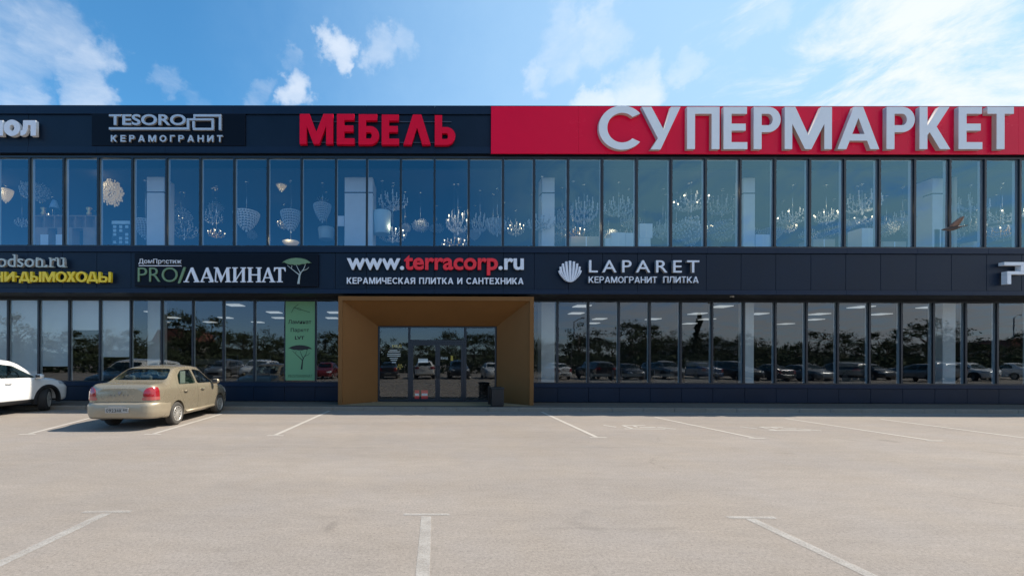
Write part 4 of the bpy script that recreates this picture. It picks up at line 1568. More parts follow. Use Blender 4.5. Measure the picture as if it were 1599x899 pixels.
CH = [
 ('bowl', 0, 296, 18, 316, 16.4, 'small crystal chandelier in the leftmost upper window', 'crystal_warm', False),
 ('ball', 36, 280, 74, 315, 16.2, 'wide tiered crystal chandelier above the wooden shelf unit', 'crystal', False),
 ('ball', 157, 278, 190, 322, 16.0, 'round spiky crystal chandelier right of the wooden shelf unit', 'crystal_warm', False),
 ('bowl', 211, 345, 243, 372, 15.9, 'crystal cone chandelier in front of the leftmost white column', 'crystal', False),
 ('ball', 265, 325, 300, 352, 17.0, 'dim crystal cluster right of the leftmost white column', 'crystal', False),
 ('arms', 270, 346, 306, 376, 17.0, 'low dim arm chandelier right of the leftmost white column', 'chrome', False),
 ('bowl', 325, 275, 347, 296, 16.6, 'small high bowl lamp above the glowing chandelier', 'crystal_warm', False),
 ('arms', 318, 328, 346, 352, 16.6, 'chrome arm chandelier under the small high bowl lamp', 'chrome', False),
 ('arms', 326, 358, 350, 373, 16.4, 'low chandelier with glowing bulbs in the seventh upper window', 'brass', True),
 ('bowl', 366, 332, 404, 360, 16.0, 'large pale bowl chandelier shaped like a cone, third window left of the wide column', 'sticker', False),
 ('bowl', 429, 277, 450, 298, 16.3, 'small warm glowing bowl lamp hung high', 'crystal_warm', False),
 ('bowl', 439, 331, 470, 361, 16.0, 'crystal bowl chandelier below the small warm bowl lamp', 'crystal', False),
 ('plate', 441, 377, 467, 386, 15.9, 'flat golden lit plate lamp just above the window ledge', 'crystal_warm', False),
 ('bowl', 490, 320, 517, 346, 16.1, 'crystal cone chandelier left of the wide white column', 'crystal', False),
 ('drum', 497, 356, 522, 374, 17.0, 'dim pale drum lamp left of the wide white column', 'cyan', False),
 ('drum', 582, 331, 611, 366, 15.9, 'pale cyan drum lamp touching the wide white column', 'cyan', False),
 ('arms', 592, 301, 636, 330, 16.1, 'pale arm chandelier above the cyan drum lamp', 'crystal', False),
 ('arms', 592, 356, 634, 380, 16.4, 'low candle chandelier right of the cyan drum lamp', 'crystal', True),
 ('arms', 697, 328, 733, 368, 16.2, 'tall many-candled crystal chandelier in the sixth window left of the right half', 'crystal', True),
 ('arms', 737, 334, 762, 366, 16.8, 'crystal candle chandelier left of a mullion above the web address', 'crystal', False),
 ('arms', 763, 338, 790, 370, 16.6, 'crystal candle chandelier crossing the mullion left of the red panel edge', 'crystal', False),
 ('arms', 690, 372, 728, 392, 16.2, 'row of glowing candle bulbs just above the ledge', 'brass', True),
 ('arms', 826, 336, 866, 362, 15.5, 'crystal candle chandelier in front of the narrow white column', 'crystal', False),
 ('arms', 867, 328, 888, 362, 16.5, 'slim crystal chandelier right of the narrow white column', 'crystal', False),
 ('arms', 892, 310, 932, 352, 16.2, 'crystal candle chandelier above the beige cartons', 'crystal', False),
 ('arms', 877, 356, 912, 374, 15.9, 'low chandelier with a ring of glowing bulbs in front of the beige cartons', 'brass', True),
 ('arms', 945, 310, 987, 340, 16.0, 'crystal chandelier with pale glass cups above the white cartons', 'crystal', False),
 ('arms', 970, 332, 993, 358, 16.6, 'small candle chandelier between two white carton stacks', 'crystal', False),
 ('arms', 1022, 345, 1048, 376, 16.6, 'dim crystal chandelier right of the white carton stacks', 'crystal', False),
 ('arms', 1056, 301, 1102, 332, 16.0, 'crystal chandelier with glowing candles, third window left of the right column', 'crystal', True),
 ('ball', 1053, 338, 1096, 382, 16.1, 'big crystal cluster under the chandelier with glowing candles', 'crystal', False),
 ('arms', 1109, 308, 1146, 338, 16.6, 'pale candle chandelier left of the right-hand white column', 'crystal', False),
 ('ball', 1110, 342, 1146, 378, 16.8, 'dim crystal cluster left of the right-hand white column', 'crystal', False),
 ('arms', 1217, 326, 1258, 352, 16.2, 'candle chandelier with glowing bulbs right of the right-hand column', 'crystal', True),
 ('arms', 1276, 326, 1304, 352, 16.2, 'candle chandelier with glowing bulbs above a beige carton', 'crystal', True),
 ('arms', 1324, 300, 1368, 336, 16.1, 'large pale candle chandelier hung high above the white carton', 'crystal', False),
 ('arms', 1320, 340, 1356, 352, 16.3, 'wide low chandelier with a row of glowing bulbs', 'crystal', True),
 ('arms', 1395, 330, 1424, 356, 16.4, 'dim candle chandelier right of the low beige carton', 'crystal', False),
 ('arms', 1434, 324, 1470, 350, 16.4, 'dim candle chandelier behind the flying bird', 'crystal', False),
 ('arms', 1496, 306, 1534, 346, 16.2, 'pale candle chandelier above and right of the flying bird', 'crystal', False),
 ('arms', 1544, 326, 1586, 350, 16.0, 'candle chandelier with glowing bulbs in the rightmost upper window', 'crystal', True),
 ('arms', 1548, 352, 1576, 372, 16.4, 'low small chandelier with glowing bulbs in the rightmost upper window', 'brass', True),
]
rc = random.Random(31)
for k in range(46):
    px = 640 + k * 20.7 + rc.uniform(-8, 8)
    w_ = rc.uniform(9, 15)
    py = rc.uniform(338, 366)
    CH.append((rc.choice(('ball', 'arms', 'arms', 'bowl')), px - w_, py, px + w_, py + rc.uniform(13, 24), rc.uniform(16.7, 19.0), 'small dim crystal chandelier hanging deep in the upper showroom', 'crystal', k % 7 == 1))
for k in range(9):
    px = 30 + k * 60 + rc.uniform(-10, 10)
    w_ = rc.uniform(7, 12)
    py = rc.uniform(300, 362)
    CH.append((rc.choice(('ball', 'arms')), px - w_, py, px + w_, py + rc.uniform(12, 18), rc.uniform(17.2, 19.5), 'small dim crystal chandelier hanging deep in the upper showroom', 'crystal', k % 3 == 1))
for kind, x0, y0, x1, y1, Y, lab, m, lit in CH:
    chandelier(kind, x0, y0, x1, y1, Y, lab, m, lit)
# wooden shelf unit with things on it
Y = 15.55
p, q = at(53, 336, Y), at(149, 384, Y)
sh = empty('shelf_unit', ((p.x + q.x) / 2, Y, FL), 'oak cube shelf unit standing in the left upper windows', 'shelf')
b = MB()
z1, z0 = p.z, FL
zm = at(100, 356, Y).z
n = 6
wx = (q.x - p.x)
for k in range(n + 1):
    xx = p.x + wx * k / n
    b.box(xx - .015, xx + .015, Y, Y + .35, zm + .03, z1 - .03)
b.box(p.x - .015, q.x + .015, Y, Y + .35, z1 - .028, z1)
b.box(p.x - .015, q.x + .015, Y, Y + .35, zm, zm + .028)
b.box(p.x, q.x, Y + .33, Y + .35, zm + .03, z1 - .03)
for x0_, x1_ in ((0, .22), (.38, .62), (.80, 1.0)):
    b.box(p.x + wx * x0_, p.x + wx * x1_, Y, Y + .35, z0, zm - .002)
o = b.build('shelf_frame', 'wood', sh); o.location = -sh.location
def lamp_on(px, py0, py1, label, m):
    a, c = at(px, py0, Y + .15), at(px, py1, Y + .15)
    h = a.z - z1
    r = empty('table_lamp', (a.x, Y + .15, z1), label, 'lamp')
    b = MB()
    b.lathe([(.09, 0), (.09, .02), (.02, .04), (.02, h * .55)], 14)
    b.build('lamp_base', 'chrome', r)
    b = MB()
    b.lathe([(.16, h * .5), (.07, h), (.06, h), (.15, h * .5)], 18)
    b.build('lamp_shade', m, r)
lamp_on(85, 313, 336, 'small blue-shaded table lamp on top of the oak shelf unit', 'blue_shade')
for px, lab in ((68, 'gold vase left of the blue-shaded table lamp'), (139, 'gold vase at the right end of the oak shelf unit')):
    a = at(px, 324, Y + .15)
    h = a.z - z1
    r = link('vase', MB().lathe([(.05, 0), (.09, h * .3), (.05, h * .6), (.10, h * .9), (.08, h)], 14).mesh('vase', 'brass'), None, (a.x, Y + .15, z1))
    tag(r, lab, 'vase', 'vases on the shelf unit')
for px, lab in ((69, 'white price card at the left foot of the oak shelf unit'), (93, 'white price card right of the first card on the oak shelf unit')):
    a, c = at(px - 6, 366, Y - .03), at(px + 6, 377, Y - .03)
    me = MB().box(a.x, c.x, Y - .03, Y - .01, FL, a.z, .004).mesh('price_card', 'sticker')
    tag(link('price_card', me), lab, 'card', 'cards on the shelf unit')
# display board with sample squares
a, c = at(175, 345, 15.6), at(203, 384, 15.6)
db = empty('display_board', ((a.x + c.x) / 2, 15.6, FL), 'dark display board with pale sample squares right of the oak shelf unit', 'board')
b = MB()
b.box(a.x, c.x, 15.6, 15.66, FL, a.z)
o = b.build('board_panel', 'teal', db); o.location = -db.location
b = MB()
b.box(a.x, c.x, 15.58, 15.598, a.z - .12, a.z)
w_ = (c.x - a.x) / 3
for i in range(3):
    for j in range(5):
        if (i * 7 + j * 3) % 4 != 1:
            xx, zz = a.x + w_ * (i + .5), a.z - .22 - j * .145
            b.box(xx - .055, xx + .055, 15.58, 15.598, zz - .05, zz + .05)
o = b.build('sample_square', 'cyan', db); o.location = -db.location
b = None
# cartons
for x0, y0, x1, y1, Y, m, lab in (
        (891, 369, 940, 386, 15.5, 'carton', 'wide beige carton at the foot of the window right of the narrow column'),
        (945, 372, 954, 386, 15.5, 'white_box', 'small white carton left of the two tall white cartons'),
        (954.5, 363, 977, 386, 15.5, 'white_box', 'tall white carton, left one of the adjoining pair'),
        (977.5, 363.5, 994, 386, 15.5, 'white_box', 'tall white carton, right one of the adjoining pair'),
        (998, 371.5, 1016, 386, 15.5, 'white_box', 'white carton carrying another pale carton'),
        (1180, 366, 1204, 386, 15.6, 'white_box', 'pale carton right of the right-hand white column'),
        (1270, 373, 1304, 386, 15.5, 'carton', 'beige carton below the glowing candle chandelier'),
        (1346, 356, 1368, 386, 15.5, 'white_box', 'tall white carton under the large pale chandelier'),
        (1379, 377, 1415, 386, 15.5, 'carton', 'low beige carton right of the tall white carton'),
        (1459, 358, 1478, 386, 15.6, 'white_box', 'pale carton below the flying bird'),
        (1520, 377, 1536, 386, 15.5, 'carton', 'small beige carton left of the rightmost upper window')):
    a, c = at(x0, y0, Y), at(x1, y1, Y)
    b = MB()
    b.box(a.x, c.x, Y, Y + min(.6, c.x - a.x), FL, a.z, .004)
    b.mi = 1
    b.box((a.x + c.x) / 2 - .025, (a.x + c.x) / 2 + .025, Y - .002, Y + .002, FL + .02, a.z - .004)
    tag(b.build('carton', [m, 'sticker']), lab, 'carton', 'cartons in the upper windows')
a, c = at(999, 349, 15.5), at(1019, 371.3, 15.5)
zz = at(1000, 371.5, 15.5).z
b = MB()
b.box(a.x, c.x, 15.5, 15.95, zz + .002, a.z, .004)
b.mi = 1
b.box((a.x + c.x) / 2 - .025, (a.x + c.x) / 2 + .025, 15.498, 15.502, zz + .02, a.z - .004)
tag(b.build('carton', ['white_box', 'sticker']), 'pale carton stacked on top of a white carton', 'carton', 'cartons in the upper windows')
# pale board left of the wide column, beige pipe on the right
a, c = at(525, 337, 15.75), at(537.4, 353, 15.75)
tag(MB().box(a.x, c.x, 15.75, 15.8, c.z, a.z, .004).build('notice_board', 'white_box'), 'pale board fixed to the left of the wide white column', 'board')
a, c = at(1490.5, 272, 15.5), at(1494.5, 386, 15.5)
tag(MB().box(a.x, c.x, 15.5, 15.58, FL, a.z, .006).build('display_post', 'carton'), 'slim beige display post just right of the mullion by the bird', 'post')

# ------------------------------------------------------------------ cars
def pchip(xk, yk, x):
    xk, yk = np.asarray(xk, float), np.asarray(yk, float)
    h = np.diff(xk)
    d = np.diff(yk) / h
    m = np.zeros_like(yk)
    for i in range(1, len(xk) - 1):
        if d[i - 1] * d[i] > 0:
            w1, w2 = 2 * h[i] + h[i - 1], h[i] + 2 * h[i - 1]
            m[i] = (w1 + w2) / (w1 / d[i - 1] + w2 / d[i])
    m[0], m[-1] = d[0], d[-1]
    j = np.clip(np.searchsorted(xk, x, side='right') - 1, 0, len(xk) - 2)
    t = (x - xk[j]) / h[j]
    return ((2 * t**3 - 3 * t**2 + 1) * yk[j] + (t**3 - 2 * t**2 + t) * h[j] * m[j] + (-2 * t**3 + 3 * t**2) * yk[j + 1] + (t**3 - t**2) * h[j] * m[j + 1])

def half_ring(zb, w, zm, ws, zs, wt, zte, ztc, per=4):
    c = [(0, zb), (.6 * w, zb), (.90 * w, zb + .012), (.975 * w, zb + .09), (w, zm), (.25 * w + .75 * ws + .008, zs - .05), (ws, zs),
         (ws + (wt - ws) * .5 + .012, zs + (zte - zs) * .5), (wt + (ws - wt) * .06, zte - (zte - zs) * .06), (wt * .955, zte + (ztc - zte) * .22), (wt * .80, zte + (ztc - zte) * .52), (wt * .45, zte + (ztc - zte) * .87), (0, ztc)]
    k = np.arange(len(c))
    t = np.linspace(0, len(c) - 1, (len(c) - 1) * per + 1)
    return np.stack([pchip(k, [p[0] for p in c], t), pchip(k, [p[1] for p in c], t)], 1)

def loft(secs, ys=None, ny=90, off=0.0):
    A = np.array(secs, float)
    if ys is None:
        ys = np.unique(np.concatenate([np.linspace(A[0, 0], A[-1, 0], ny), A[:, 0]]))
    cols = [pchip(A[:, 0], A[:, i], ys) for i in range(1, 9)]
    rings = []
    for i, y in enumerate(ys):
        h = half_ring(*[c[i] for c in cols])
        ring = [(p[0], y, p[1]) for p in h] + [(-p[0], y, p[1]) for p in h[-2:0:-1]]
        rings.append(ring)
    bm = bmesh.new()
    vs = [[bm.verts.new(p) for p in r] for r in rings]
    n = len(vs[0])
    for i in range(len(vs) - 1):
        for k in range(n):
            j = (k + 1) % n
            bm.faces.new((vs[i][k], vs[i][j], vs[i + 1][j], vs[i + 1][k])).smooth = True
    bm.faces.new(vs[0])
    bm.faces.new(vs[-1][::-1])
    bmesh.ops.recalc_face_normals(bm, faces=bm.faces[:])
    return bm

def to_me(bm, name='m'):
    me = bpy.data.meshes.new(name)
    bm.to_mesh(me)
    bm.free()
    return me

def boolean(me, ops):
    """ops: (operation, mesh) applied one after another"""
    o = bpy.data.objects.new('work', me)
    C.objects.link(o)
    tmp = []
    for op, cm in ops:
        co = bpy.data.objects.new('cutter', cm)
        C.objects.link(co)
        tmp.append(co)
        m = o.modifiers.new('b', 'BOOLEAN')
        m.operation = op
        m.solver = 'EXACT'
        m.object = co
    dg = bpy.context.evaluated_depsgraph_get()
    out = bpy.data.meshes.new_from_object(o.evaluated_get(dg))
    for t in tmp + [o]:
        bpy.data.objects.remove(t)
    return out

def soften(me, ang=32, mats=None):
    bm = bmesh.new()
    bm.from_mesh(me)
    for f in bm.faces:
        f.smooth = True
    for e in bm.edges:
        e.smooth = not (len(e.link_faces) != 2 or e.calc_face_angle(0) > R(ang))
    bm.to_mesh(me)
    bm.free()
    me.materials.clear()
    for m in (mats or []):
        me.materials.append(M[m])
    for p in me.polygons:
        p.material_index = 0
    return me

def prism_me(poly, d0, d1, axis):
    b = MB()
    b.prism(poly, d0, d1, axis)
    bmesh.ops.recalc_face_normals(b.bm, faces=b.bm.faces[:])
    return to_me(b.bm)

def grow(poly, d):
    cx = sum(p[0] for p in poly) / len(poly)
    cy = sum(p[1] for p in poly) / len(poly)
    out = []
    n = len(poly)
    for i in range(n):
        p0, p1, p2 = Vector(poly[i - 1]), Vector(poly[i]), Vector(poly[(i + 1) % n])
        e1, e2 = (p1 - p0).normalized(), (p2 - p1).normalized()
        n1, n2 = Vector((e1.y, -e1.x)), Vector((e2.y, -e2.x))
        if n1.dot(p1 - Vector((cx, cy))) < 0 and n2.dot(p1 - Vector((cx, cy))) < 0:
            n1, n2 = -n1, -n2
        m = (n1 + n2)
        m = m / max(.4, m.length_squared) * 2 if m.length > 1e-6 else n1
        out.append((p1.x + m.x * d * .7, p1.y + m.y * d * .7))
    return out

def rounded(poly, r=0.05, k=4):
    out = []
    n = len(poly)
    for i in range(n):
        p0, p1, p2 = Vector(poly[i - 1]), Vector(poly[i]), Vector(poly[(i + 1) % n])
        a = p1 + (p0 - p1).normalized() * min(r, (p0 - p1).length * .45)
        c = p1 + (p2 - p1).normalized() * min(r, (p2 - p1).length * .45)
        for j in range(k + 1):
            t = j / k
            q = a * (1 - t) ** 2 + p1 * 2 * t * (1 - t) + c * t * t
            out.append((q.x, q.y))
    return out

def inside(poly, x, y):
    c = False
    n = len(poly)
    for i in range(n):
        (x0, y0), (x1, y1) = poly[i - 1], poly[i]
        if (y0 > y) != (y1 > y) and x < (x1 - x0) * (y - y0) / (y1 - y0) + x0:
            c = not c
    return c

def glass_patch(secs, test, off=0.014):
    bm = loft(secs, ny=170)
    bm.normal_update()
    for v in bm.verts:
        v.co -= v.normal * off
    kill = [f for f in bm.faces if not test(f.calc_center_median(), f.normal)]
    bmesh.ops.delete(bm, geom=kill, context='FACES')
    return bm

def wheel_meshes(r, w, spokes, rim_m, tyre_m, hub=True):
    b = MB()
    rr = r * .66
    b.lathe([(rr, -w / 2), (r * .93, -w / 2 - .004), (r * .985, -w * .40), (r, -w * .25), (r, w * .25), (r * .985, w * .40), (r * .93, w / 2 + .004), (rr, w / 2), (rr * .99, w * .30), (rr * .99, -w * .3)], 40, axis='x')
    for k in range(44):                                  # tread blocks
        a = 2 * math.pi * k / 44
        m = Matrix.Rotation(a, 4, 'X')
        for s in (-1, 1):
            bb = bmesh.new()
            bmesh.ops.create_cube(bb, size=1)
            bmesh.ops.transform(bb, matrix=m @ Matrix.Translation((s * w * .19, 0, r)) @ Matrix.Diagonal((w * .30, r * .10, .012, 1)), verts=bb.verts[:])
            b.merge(bb)
    tyre = b.mesh('wheel', tyre_m)
    b = MB()
    x = w * .5
    b.lathe([(rr * 1.01, x * .55), (rr * 1.02, x + .006), (rr * .93, x + .008), (rr * .90, x * .70), (rr * .88, x * .15), (.02, x * .10)], 40, axis='x')
    for k in range(spokes):
        a = 2 * math.pi * k / spokes
        bb = bmesh.new()
        bmesh.ops.create_cube(bb, size=1)
        for v in bb.verts:
            taper = 1.0 if v.co.z > 0 else .62
            v.co.y *= taper
        ln = rr * .76
        bmesh.ops.transform(bb, matrix=Matrix.Rotation(a, 4, 'X') @ Matrix.Translation((x * .80, 0, rr * .18 + ln / 2)) @ Matrix.Diagonal((x * .30, 2 * math.pi * rr * .62 / spokes * .62, ln, 1)), verts=bb.verts[:])
        b.merge(bb)
    b.lathe([(rr * .26, x * .3), (rr * .25, x * .92), (rr * .17, x * 1.0), (.01, x * 1.0)], 24, axis='x')
    rim = b.mesh('rim', rim_m)
    b = MB()
    b.lathe([(rr * .85, x * .16), (rr * .85, x * .2), (.02, x * .2)], 30, axis='x')
    disc = b.mesh('brake_disc', 'black_trim')
    return tyre, rim, disc

def add_wheels(root, meshes, pos, steer=0.0):
    for i, (x, y, z) in enumerate(pos):
        flip = x < 0
        rz = (math.pi if flip else 0) + (steer if i >= 2 else 0)
        t = link('wheel', meshes[0], root, (x, y, z), (0.3 * i, 0, rz))
        link('rim', meshes[1], t)
        link('brake_disc', meshes[2], t)

def rbox(x0, x1, y0, y1, z0, z1, bev):
    return MB().box(x0, x1, y0, y1, z0, z1, bev)

def cabin(root, seats, dash_y, top, wid, heads, m1='seat'):
    for (x, y, w, m) in seats:
        b = rbox(x - w / 2, x + w / 2, y - .25, y + .28, .42, .60, .05)
        b.merge(rbox(x - w / 2, x + w / 2, y - .38, y - .22, .52, heads - .20, .06).bm, Matrix.Rotation(0, 4, 'X'))
        n = 1 if w < .7 else 3
        for k in range(n):
            xx = x + (k - (n - 1) / 2) * .42
            b.merge(rbox(xx - .13, xx + .13, y - .36, y - .26, heads - .16, heads, .04).bm)
            b.tube([(xx, y - .31, heads - .24), (xx, y - .31, heads - .1)], .012, 5)
        b.build('seat', m, root)
    b = rbox(-wid, wid, dash_y, dash_y + .35, .60, top, .06)
    b.build('dashboard', 'dark_in', root)
    b = MB()
    pts = [(.36 + .18 * math.cos(R(20 * k)), dash_y - .16, top + .02 + .18 * math.sin(R(20 * k))) for k in range(19)]
    b.tube(pts, .016, 6)
    b.build('steering_wheel', 'dark_in', root)

def make_car(root, secs, spec):
    """root already placed; spec holds outlines in the car's own metres (x right, y forward)"""
    pnt = spec['paint']
    outer = to_me(loft(secs, ny=spec.get('ny', 100)))
    A = np.array(secs, float)
    cy0, cy1 = spec['cav']
    ys = np.linspace(cy0, cy1, 40)
    cav = []
    for y in ys:
        v = [float(pchip(A[:, 0], A[:, i], np.array([y]))[0]) for i in range(1, 9)]
        zb, w, zm, ws, zs, wt, zte, ztc = v
        cav.append([y, spec['cav_z'], w - .06, max(zm, spec['cav_z'] + .06), ws - .05, zs, wt - .045, zte - .05, ztc - .05])
    ops = [('DIFFERENCE', to_me(loft(cav, ys=ys)))]
    r = spec['wr']
    for y in spec['axles']:
        for s in (-1, 1):
            b = MB()
            b.lathe([(spec['arch'], s * spec['well']), (spec['arch'], s * 1.2)], 48, (0, y, r + spec.get('arch_dz', .0)), axis='x')
            bmesh.ops.recalc_face_normals(b.bm, faces=b.bm.faces[:])
            ops.append(('DIFFERENCE', to_me(b.bm)))
    side_w = [rounded(p, .06) for p in spec['side_windows']]
    for p in side_w:
        ops.append(('DIFFERENCE', prism_me(p, .35, 1.3, 'x')))
        ops.append(('DIFFERENCE', prism_me(p, -1.3, -.35, 'x')))
    end_w = []
    for p, d0, d1 in spec['end_windows']:
        p = rounded(p, .08)
        end_w.append((p, d0, d1))
        ops.append(('DIFFERENCE', prism_me(p, d0, d1, 'y')))
    shell = boolean(outer, ops)
    # cut the doors and lids free, with an open gap around each
    cuts = []
    parts = []
    for nm, poly, d0, d1, ax in spec['panels']:
        q = rounded(poly, .05)
        parts.append((nm, boolean(shell.copy(), [('INTERSECT', prism_me(q, d0, d1, ax))])))
        cuts.append(('DIFFERENCE', prism_me(grow(q, .006), d0, d1, ax)))
    body = soften(boolean(shell, cuts), 32, [pnt])
    link('body', body, root)
    doors = []
    for nm, me in parts:
        soften(me, 32, [spec.get('lid_paint', pnt) if nm == 'boot_lid' else pnt])
        doors.append(link(nm, me, root))
    # glass
    for p in side_w:
        g = grow(p, .035)
        for s in (-1, 1):
            bm = glass_patch(secs, lambda c, n, g=g, s=s: c.x * s > .3 and inside(g, c.y, c.z))
            me = to_me(bm)
            soften(me, 60, ['car_glass'])
            link('side_window', me, root)
    for i, (p, d0, d1) in enumerate(end_w):
        g = grow(p, .035)
        bm = glass_patch(secs, lambda c, n, g=g: d0 < c.y < d1 and n.z > .05 and inside(g, c.x, c.z))
        me = to_me(bm)
        soften(me, 60, ['car_glass'])
        link('windscreen' if d0 > 0 else 'rear_window', me, root)
    # rubber surround, lamps set proud of the skin
    big = [list(s_) for s_ in secs]
    for s_ in big:
        s_[2] += .009; s_[4] += .009; s_[6] += .009; s_[7] += .004; s_[8] += .004
    k0, k1 = big[0][0], big[-1][0]
    for s_ in big:
        if s_[0] < -1.2: s_[0] -= .010
        if s_[0] > 1.2: s_[0] += .010
    bigm = to_me(loft(big, ny=100))
    for nm, poly, d0, d1, m in spec['lamps']:
        for s in (-1, 1):
            q = rounded([(x * s, z) for x, z in poly], .05)
            me = boolean(bigm.copy(), [('INTERSECT', prism_me(q, d0, d1, 'y'))])
            link(nm, soften(me, 40, [m]), root)
    for nm, poly, d0, d1, ax, m in spec.get('trims', ()):
        me = boolean(bigm.copy(), [('INTERSECT', prism_me(rounded(poly, .03), d0, d1, ax))])
        link(nm, soften(me, 35, [m]), root)
    bpy.data.meshes.remove(bigm)
    return doors

def handle(door, x, y, z, m):
    b = MB()
    s = 1 if x > 0 else -1
    b.tube([(x, y - .09, z), (x + s * .035, y - .07, z), (x + s * .035, y + .07, z), (x, y + .09, z)], .014, 8)
    b.build('handle', m, door)

def mirror(root, x, y, z, m):
    s = 1 if x > 0 else -1
    b = MB()
    b.box(min(x, x + s * .20), max(x, x + s * .20), y - .06, y + .09, z - .07, z + .08, .055)
    b.tube([(x - s * .06, y + .02, z - .06), (x + s * .06, y + .01, z - .03)], .03, 8)
    o = b.build('wing_mirror', m, root)
    for f in o.data.polygons:
        f.use_smooth = True
    b = MB()
    b.box(min(x + s * .03, x + s * .17), max(x + s * .03, x + s * .17), y - .064, y - .0595, z - .045, z + .055, .002)
    b.build('mirror_glass', 'dark_paint', o)

# ---- gold sedan
SED = [(-2.02, .36, .60, .58, .57, .85, .44, .95, .965), (-1.985, .32, .69, .58, .66, .90, .56, .995, 1.008), (-1.92, .28, .752, .60, .72, .935, .63, 1.04, 1.055),
       (-1.76, .25, .804, .60, .772, .952, .67, 1.066, 1.085), (-1.50, .22, .826, .60, .797, .96, .67, 1.075, 1.098), (-1.42, .21, .827, .60, .80, .962, .665, 1.10, 1.125),
       (-.82, .20, .83, .60, .80, .962, .575, 1.395, 1.452), (-.62, .20, .83, .60, .80, .96, .57, 1.425, 1.488), (-.10, .20, .83, .60, .80, .955, .57, 1.435, 1.507),
       (.32, .20, .83, .60, .797, .95, .565, 1.405, 1.478), (.46, .20, .83, .60, .795, .947, .565, 1.355, 1.42), (1.10, .20, .826, .60, .775, .925, .66, .97, 1.012),
       (1.26, .20, .824, .60, .765, .90, .62, .935, .975), (1.66, .20, .80, .58, .72, .82, .58, .86, .895), (1.90, .22, .73, .56, .65, .73, .50, .77, .80),
       (2.02, .26, .63, .52, .55, .63, .42, .66, .69), (2.08, .32, .48, .50, .42, .56, .30, .58, .60)]
sed = empty('sedan_car', (-7.13, 11.56, 0), 'dusty gold four-door sedan parked nose-in with red tail lamps facing the camera', 'car', rz=R(2.6))
RD = [(-.115, .30), (-.115, 1.41), (-.66, 1.405), (-.98, 1.22), (-1.09, .97), (-.90, .66), (-.75, .42), (-.72, .30)]
FD = [(.98, .30), (-.10, .30), (-.10, 1.41), (.33, 1.385), (1.02, .99), (1.06, .92), (1.02, .50)]
doors = make_car(sed, SED, dict(
    paint='champagne', cav=(-1.30, 1.02), cav_z=.70, wr=.285, axles=(-1.12, 1.25), arch=.335, well=.50, lid_paint='champagne',
    side_windows=[[(-1.00, 1.01), (-.15, .995), (-.15, 1.375), (-.62, 1.365), (-.86, 1.24)], [(-.065, .993), (.93, .975), (.42, 1.325), (.10, 1.37), (-.065, 1.375)]],
    end_windows=[([(-.655, 1.135), (.655, 1.135), (.525, 1.405), (-.525, 1.405)], -1.65, -.78), ([(-.60, 1.04), (.60, 1.04), (.50, 1.37), (-.50, 1.37)], .26, 1.25)],
    panels=[('door', RD, .45, 1.2, 'x'), ('door', FD, .45, 1.2, 'x'), ('door', RD, -1.2, -.45, 'x'), ('door', FD, -1.2, -.45, 'x'),
            ('boot_lid', [(-.55, .655), (.55, .655), (.57, .90), (.66, 1.25), (-.66, 1.25), (-.57, .90)], -2.3, -1.48, 'y')],
    lamps=[('tail_lamp', [(.515, .775), (.90, .775), (.90, .90), (.80, .995), (.64, .995), (.56, .95)], -2.2, -1.83, 'tail'),
           ('reversing_lamp', [(.50, .695), (.90, .695), (.90, .772), (.514, .772)], -2.2, -1.83, 'tail_clear'),
           ('head_lamp', [(.40, .60), (.80, .62), (.80, .78), (.45, .72)], 1.7, 2.3, 'headlamp')],
))
for d, (x, y) in zip(doors[:4], ((.826, -.62), (.826, .28), (-.826, -.62), (-.826, .28))):
    handle(d, x, y - .12, .83, 'champagne')
mirror(sed, .80, .78, 1.0, 'champagne')
mirror(sed, -.80, .78, 1.0, 'champagne')
bump = [(-2.10, .33, .55, .44, .53, .56, .46, .60, .605), (-2.065, .29, .66, .44, .65, .58, .58, .632, .64), (-1.97, .26, .752, .44, .742, .60, .67, .655, .66),
        (-1.78, .25, .816, .44, .808, .61, .75, .665, .67), (-1.45, .25, .830, .44, .822, .61, .77, .665, .67)]
me = to_me(loft(bump, ny=24), 'rear_bumper')
link('rear_bumper', soften(me, 40, ['dusty_champagne']), sed)
b = MB()
b.box(-.26, .26, -2.118, -2.104, .415, .53, .004)
pl = b.build('number_plate', 'plate', sed)
def plate_text(parent, txt, x0, x1, z0, z1, y):
    bm = bmesh.new()
    items = []
    for i, ch in enumerate(txt):
        me = glyph(ch, .012)
        lo, hi = bounds(me)
        a = x0 + (x1 - x0) * i / len(txt)
        fit(me, a, a + (x1 - x0) / len(txt) * (.40 if ch == '1' else .78), z0, z1, y, .003)
        bm.from_mesh(me)
        bpy.data.meshes.remove(me)
    o = link('plate_number', to_me(bm), parent)
    o.data.materials.append(M['ink'])
    return o
plate_text(pl, 'О923АК', -.23, .12, .435, .51, -2.121)
plate_text(pl, '102', .145, .235, .46, .51, -2.121)
b = MB()
b.box(-.20, .20, -2.112, -2.08, .545, .565, .006)
b.build('plate_lamp', 'chrome', sed)
def badge(txt, x0, x1, z0, z1, y):
    bm = bmesh.new()
    for i, ch in enumerate(txt):
        me = glyph(ch, .0)
        a = x0 + (x1 - x0) * i / len(txt)
        fit(me, a, a + (x1 - x0) / len(txt) * .42, z0, z1, y, .008)
        bm.from_mesh(me)
        bpy.data.meshes.remove(me)
    o = link('badge', to_me(bm), sed)
    o.data.materials.append(M['grey_paint'])
badge('PLATZ', -.22, .26, .795, .825, -2.03)
b = MB()
b.lathe([(.036, -2.032), (.036, -2.02)], 18, (0, 0, .87), axis='y')
b.build('emblem', 'grey_paint', sed)
b = MB()
b.tube([(.10, -1.95, .30), (.10, -2.06, .30)], .025, 10)
b.tube([(-.45, -1.9, .30), (-.45, -1.6, .28)], .09, 10)
b.build('exhaust', 'black_trim', sed)
b = MB()
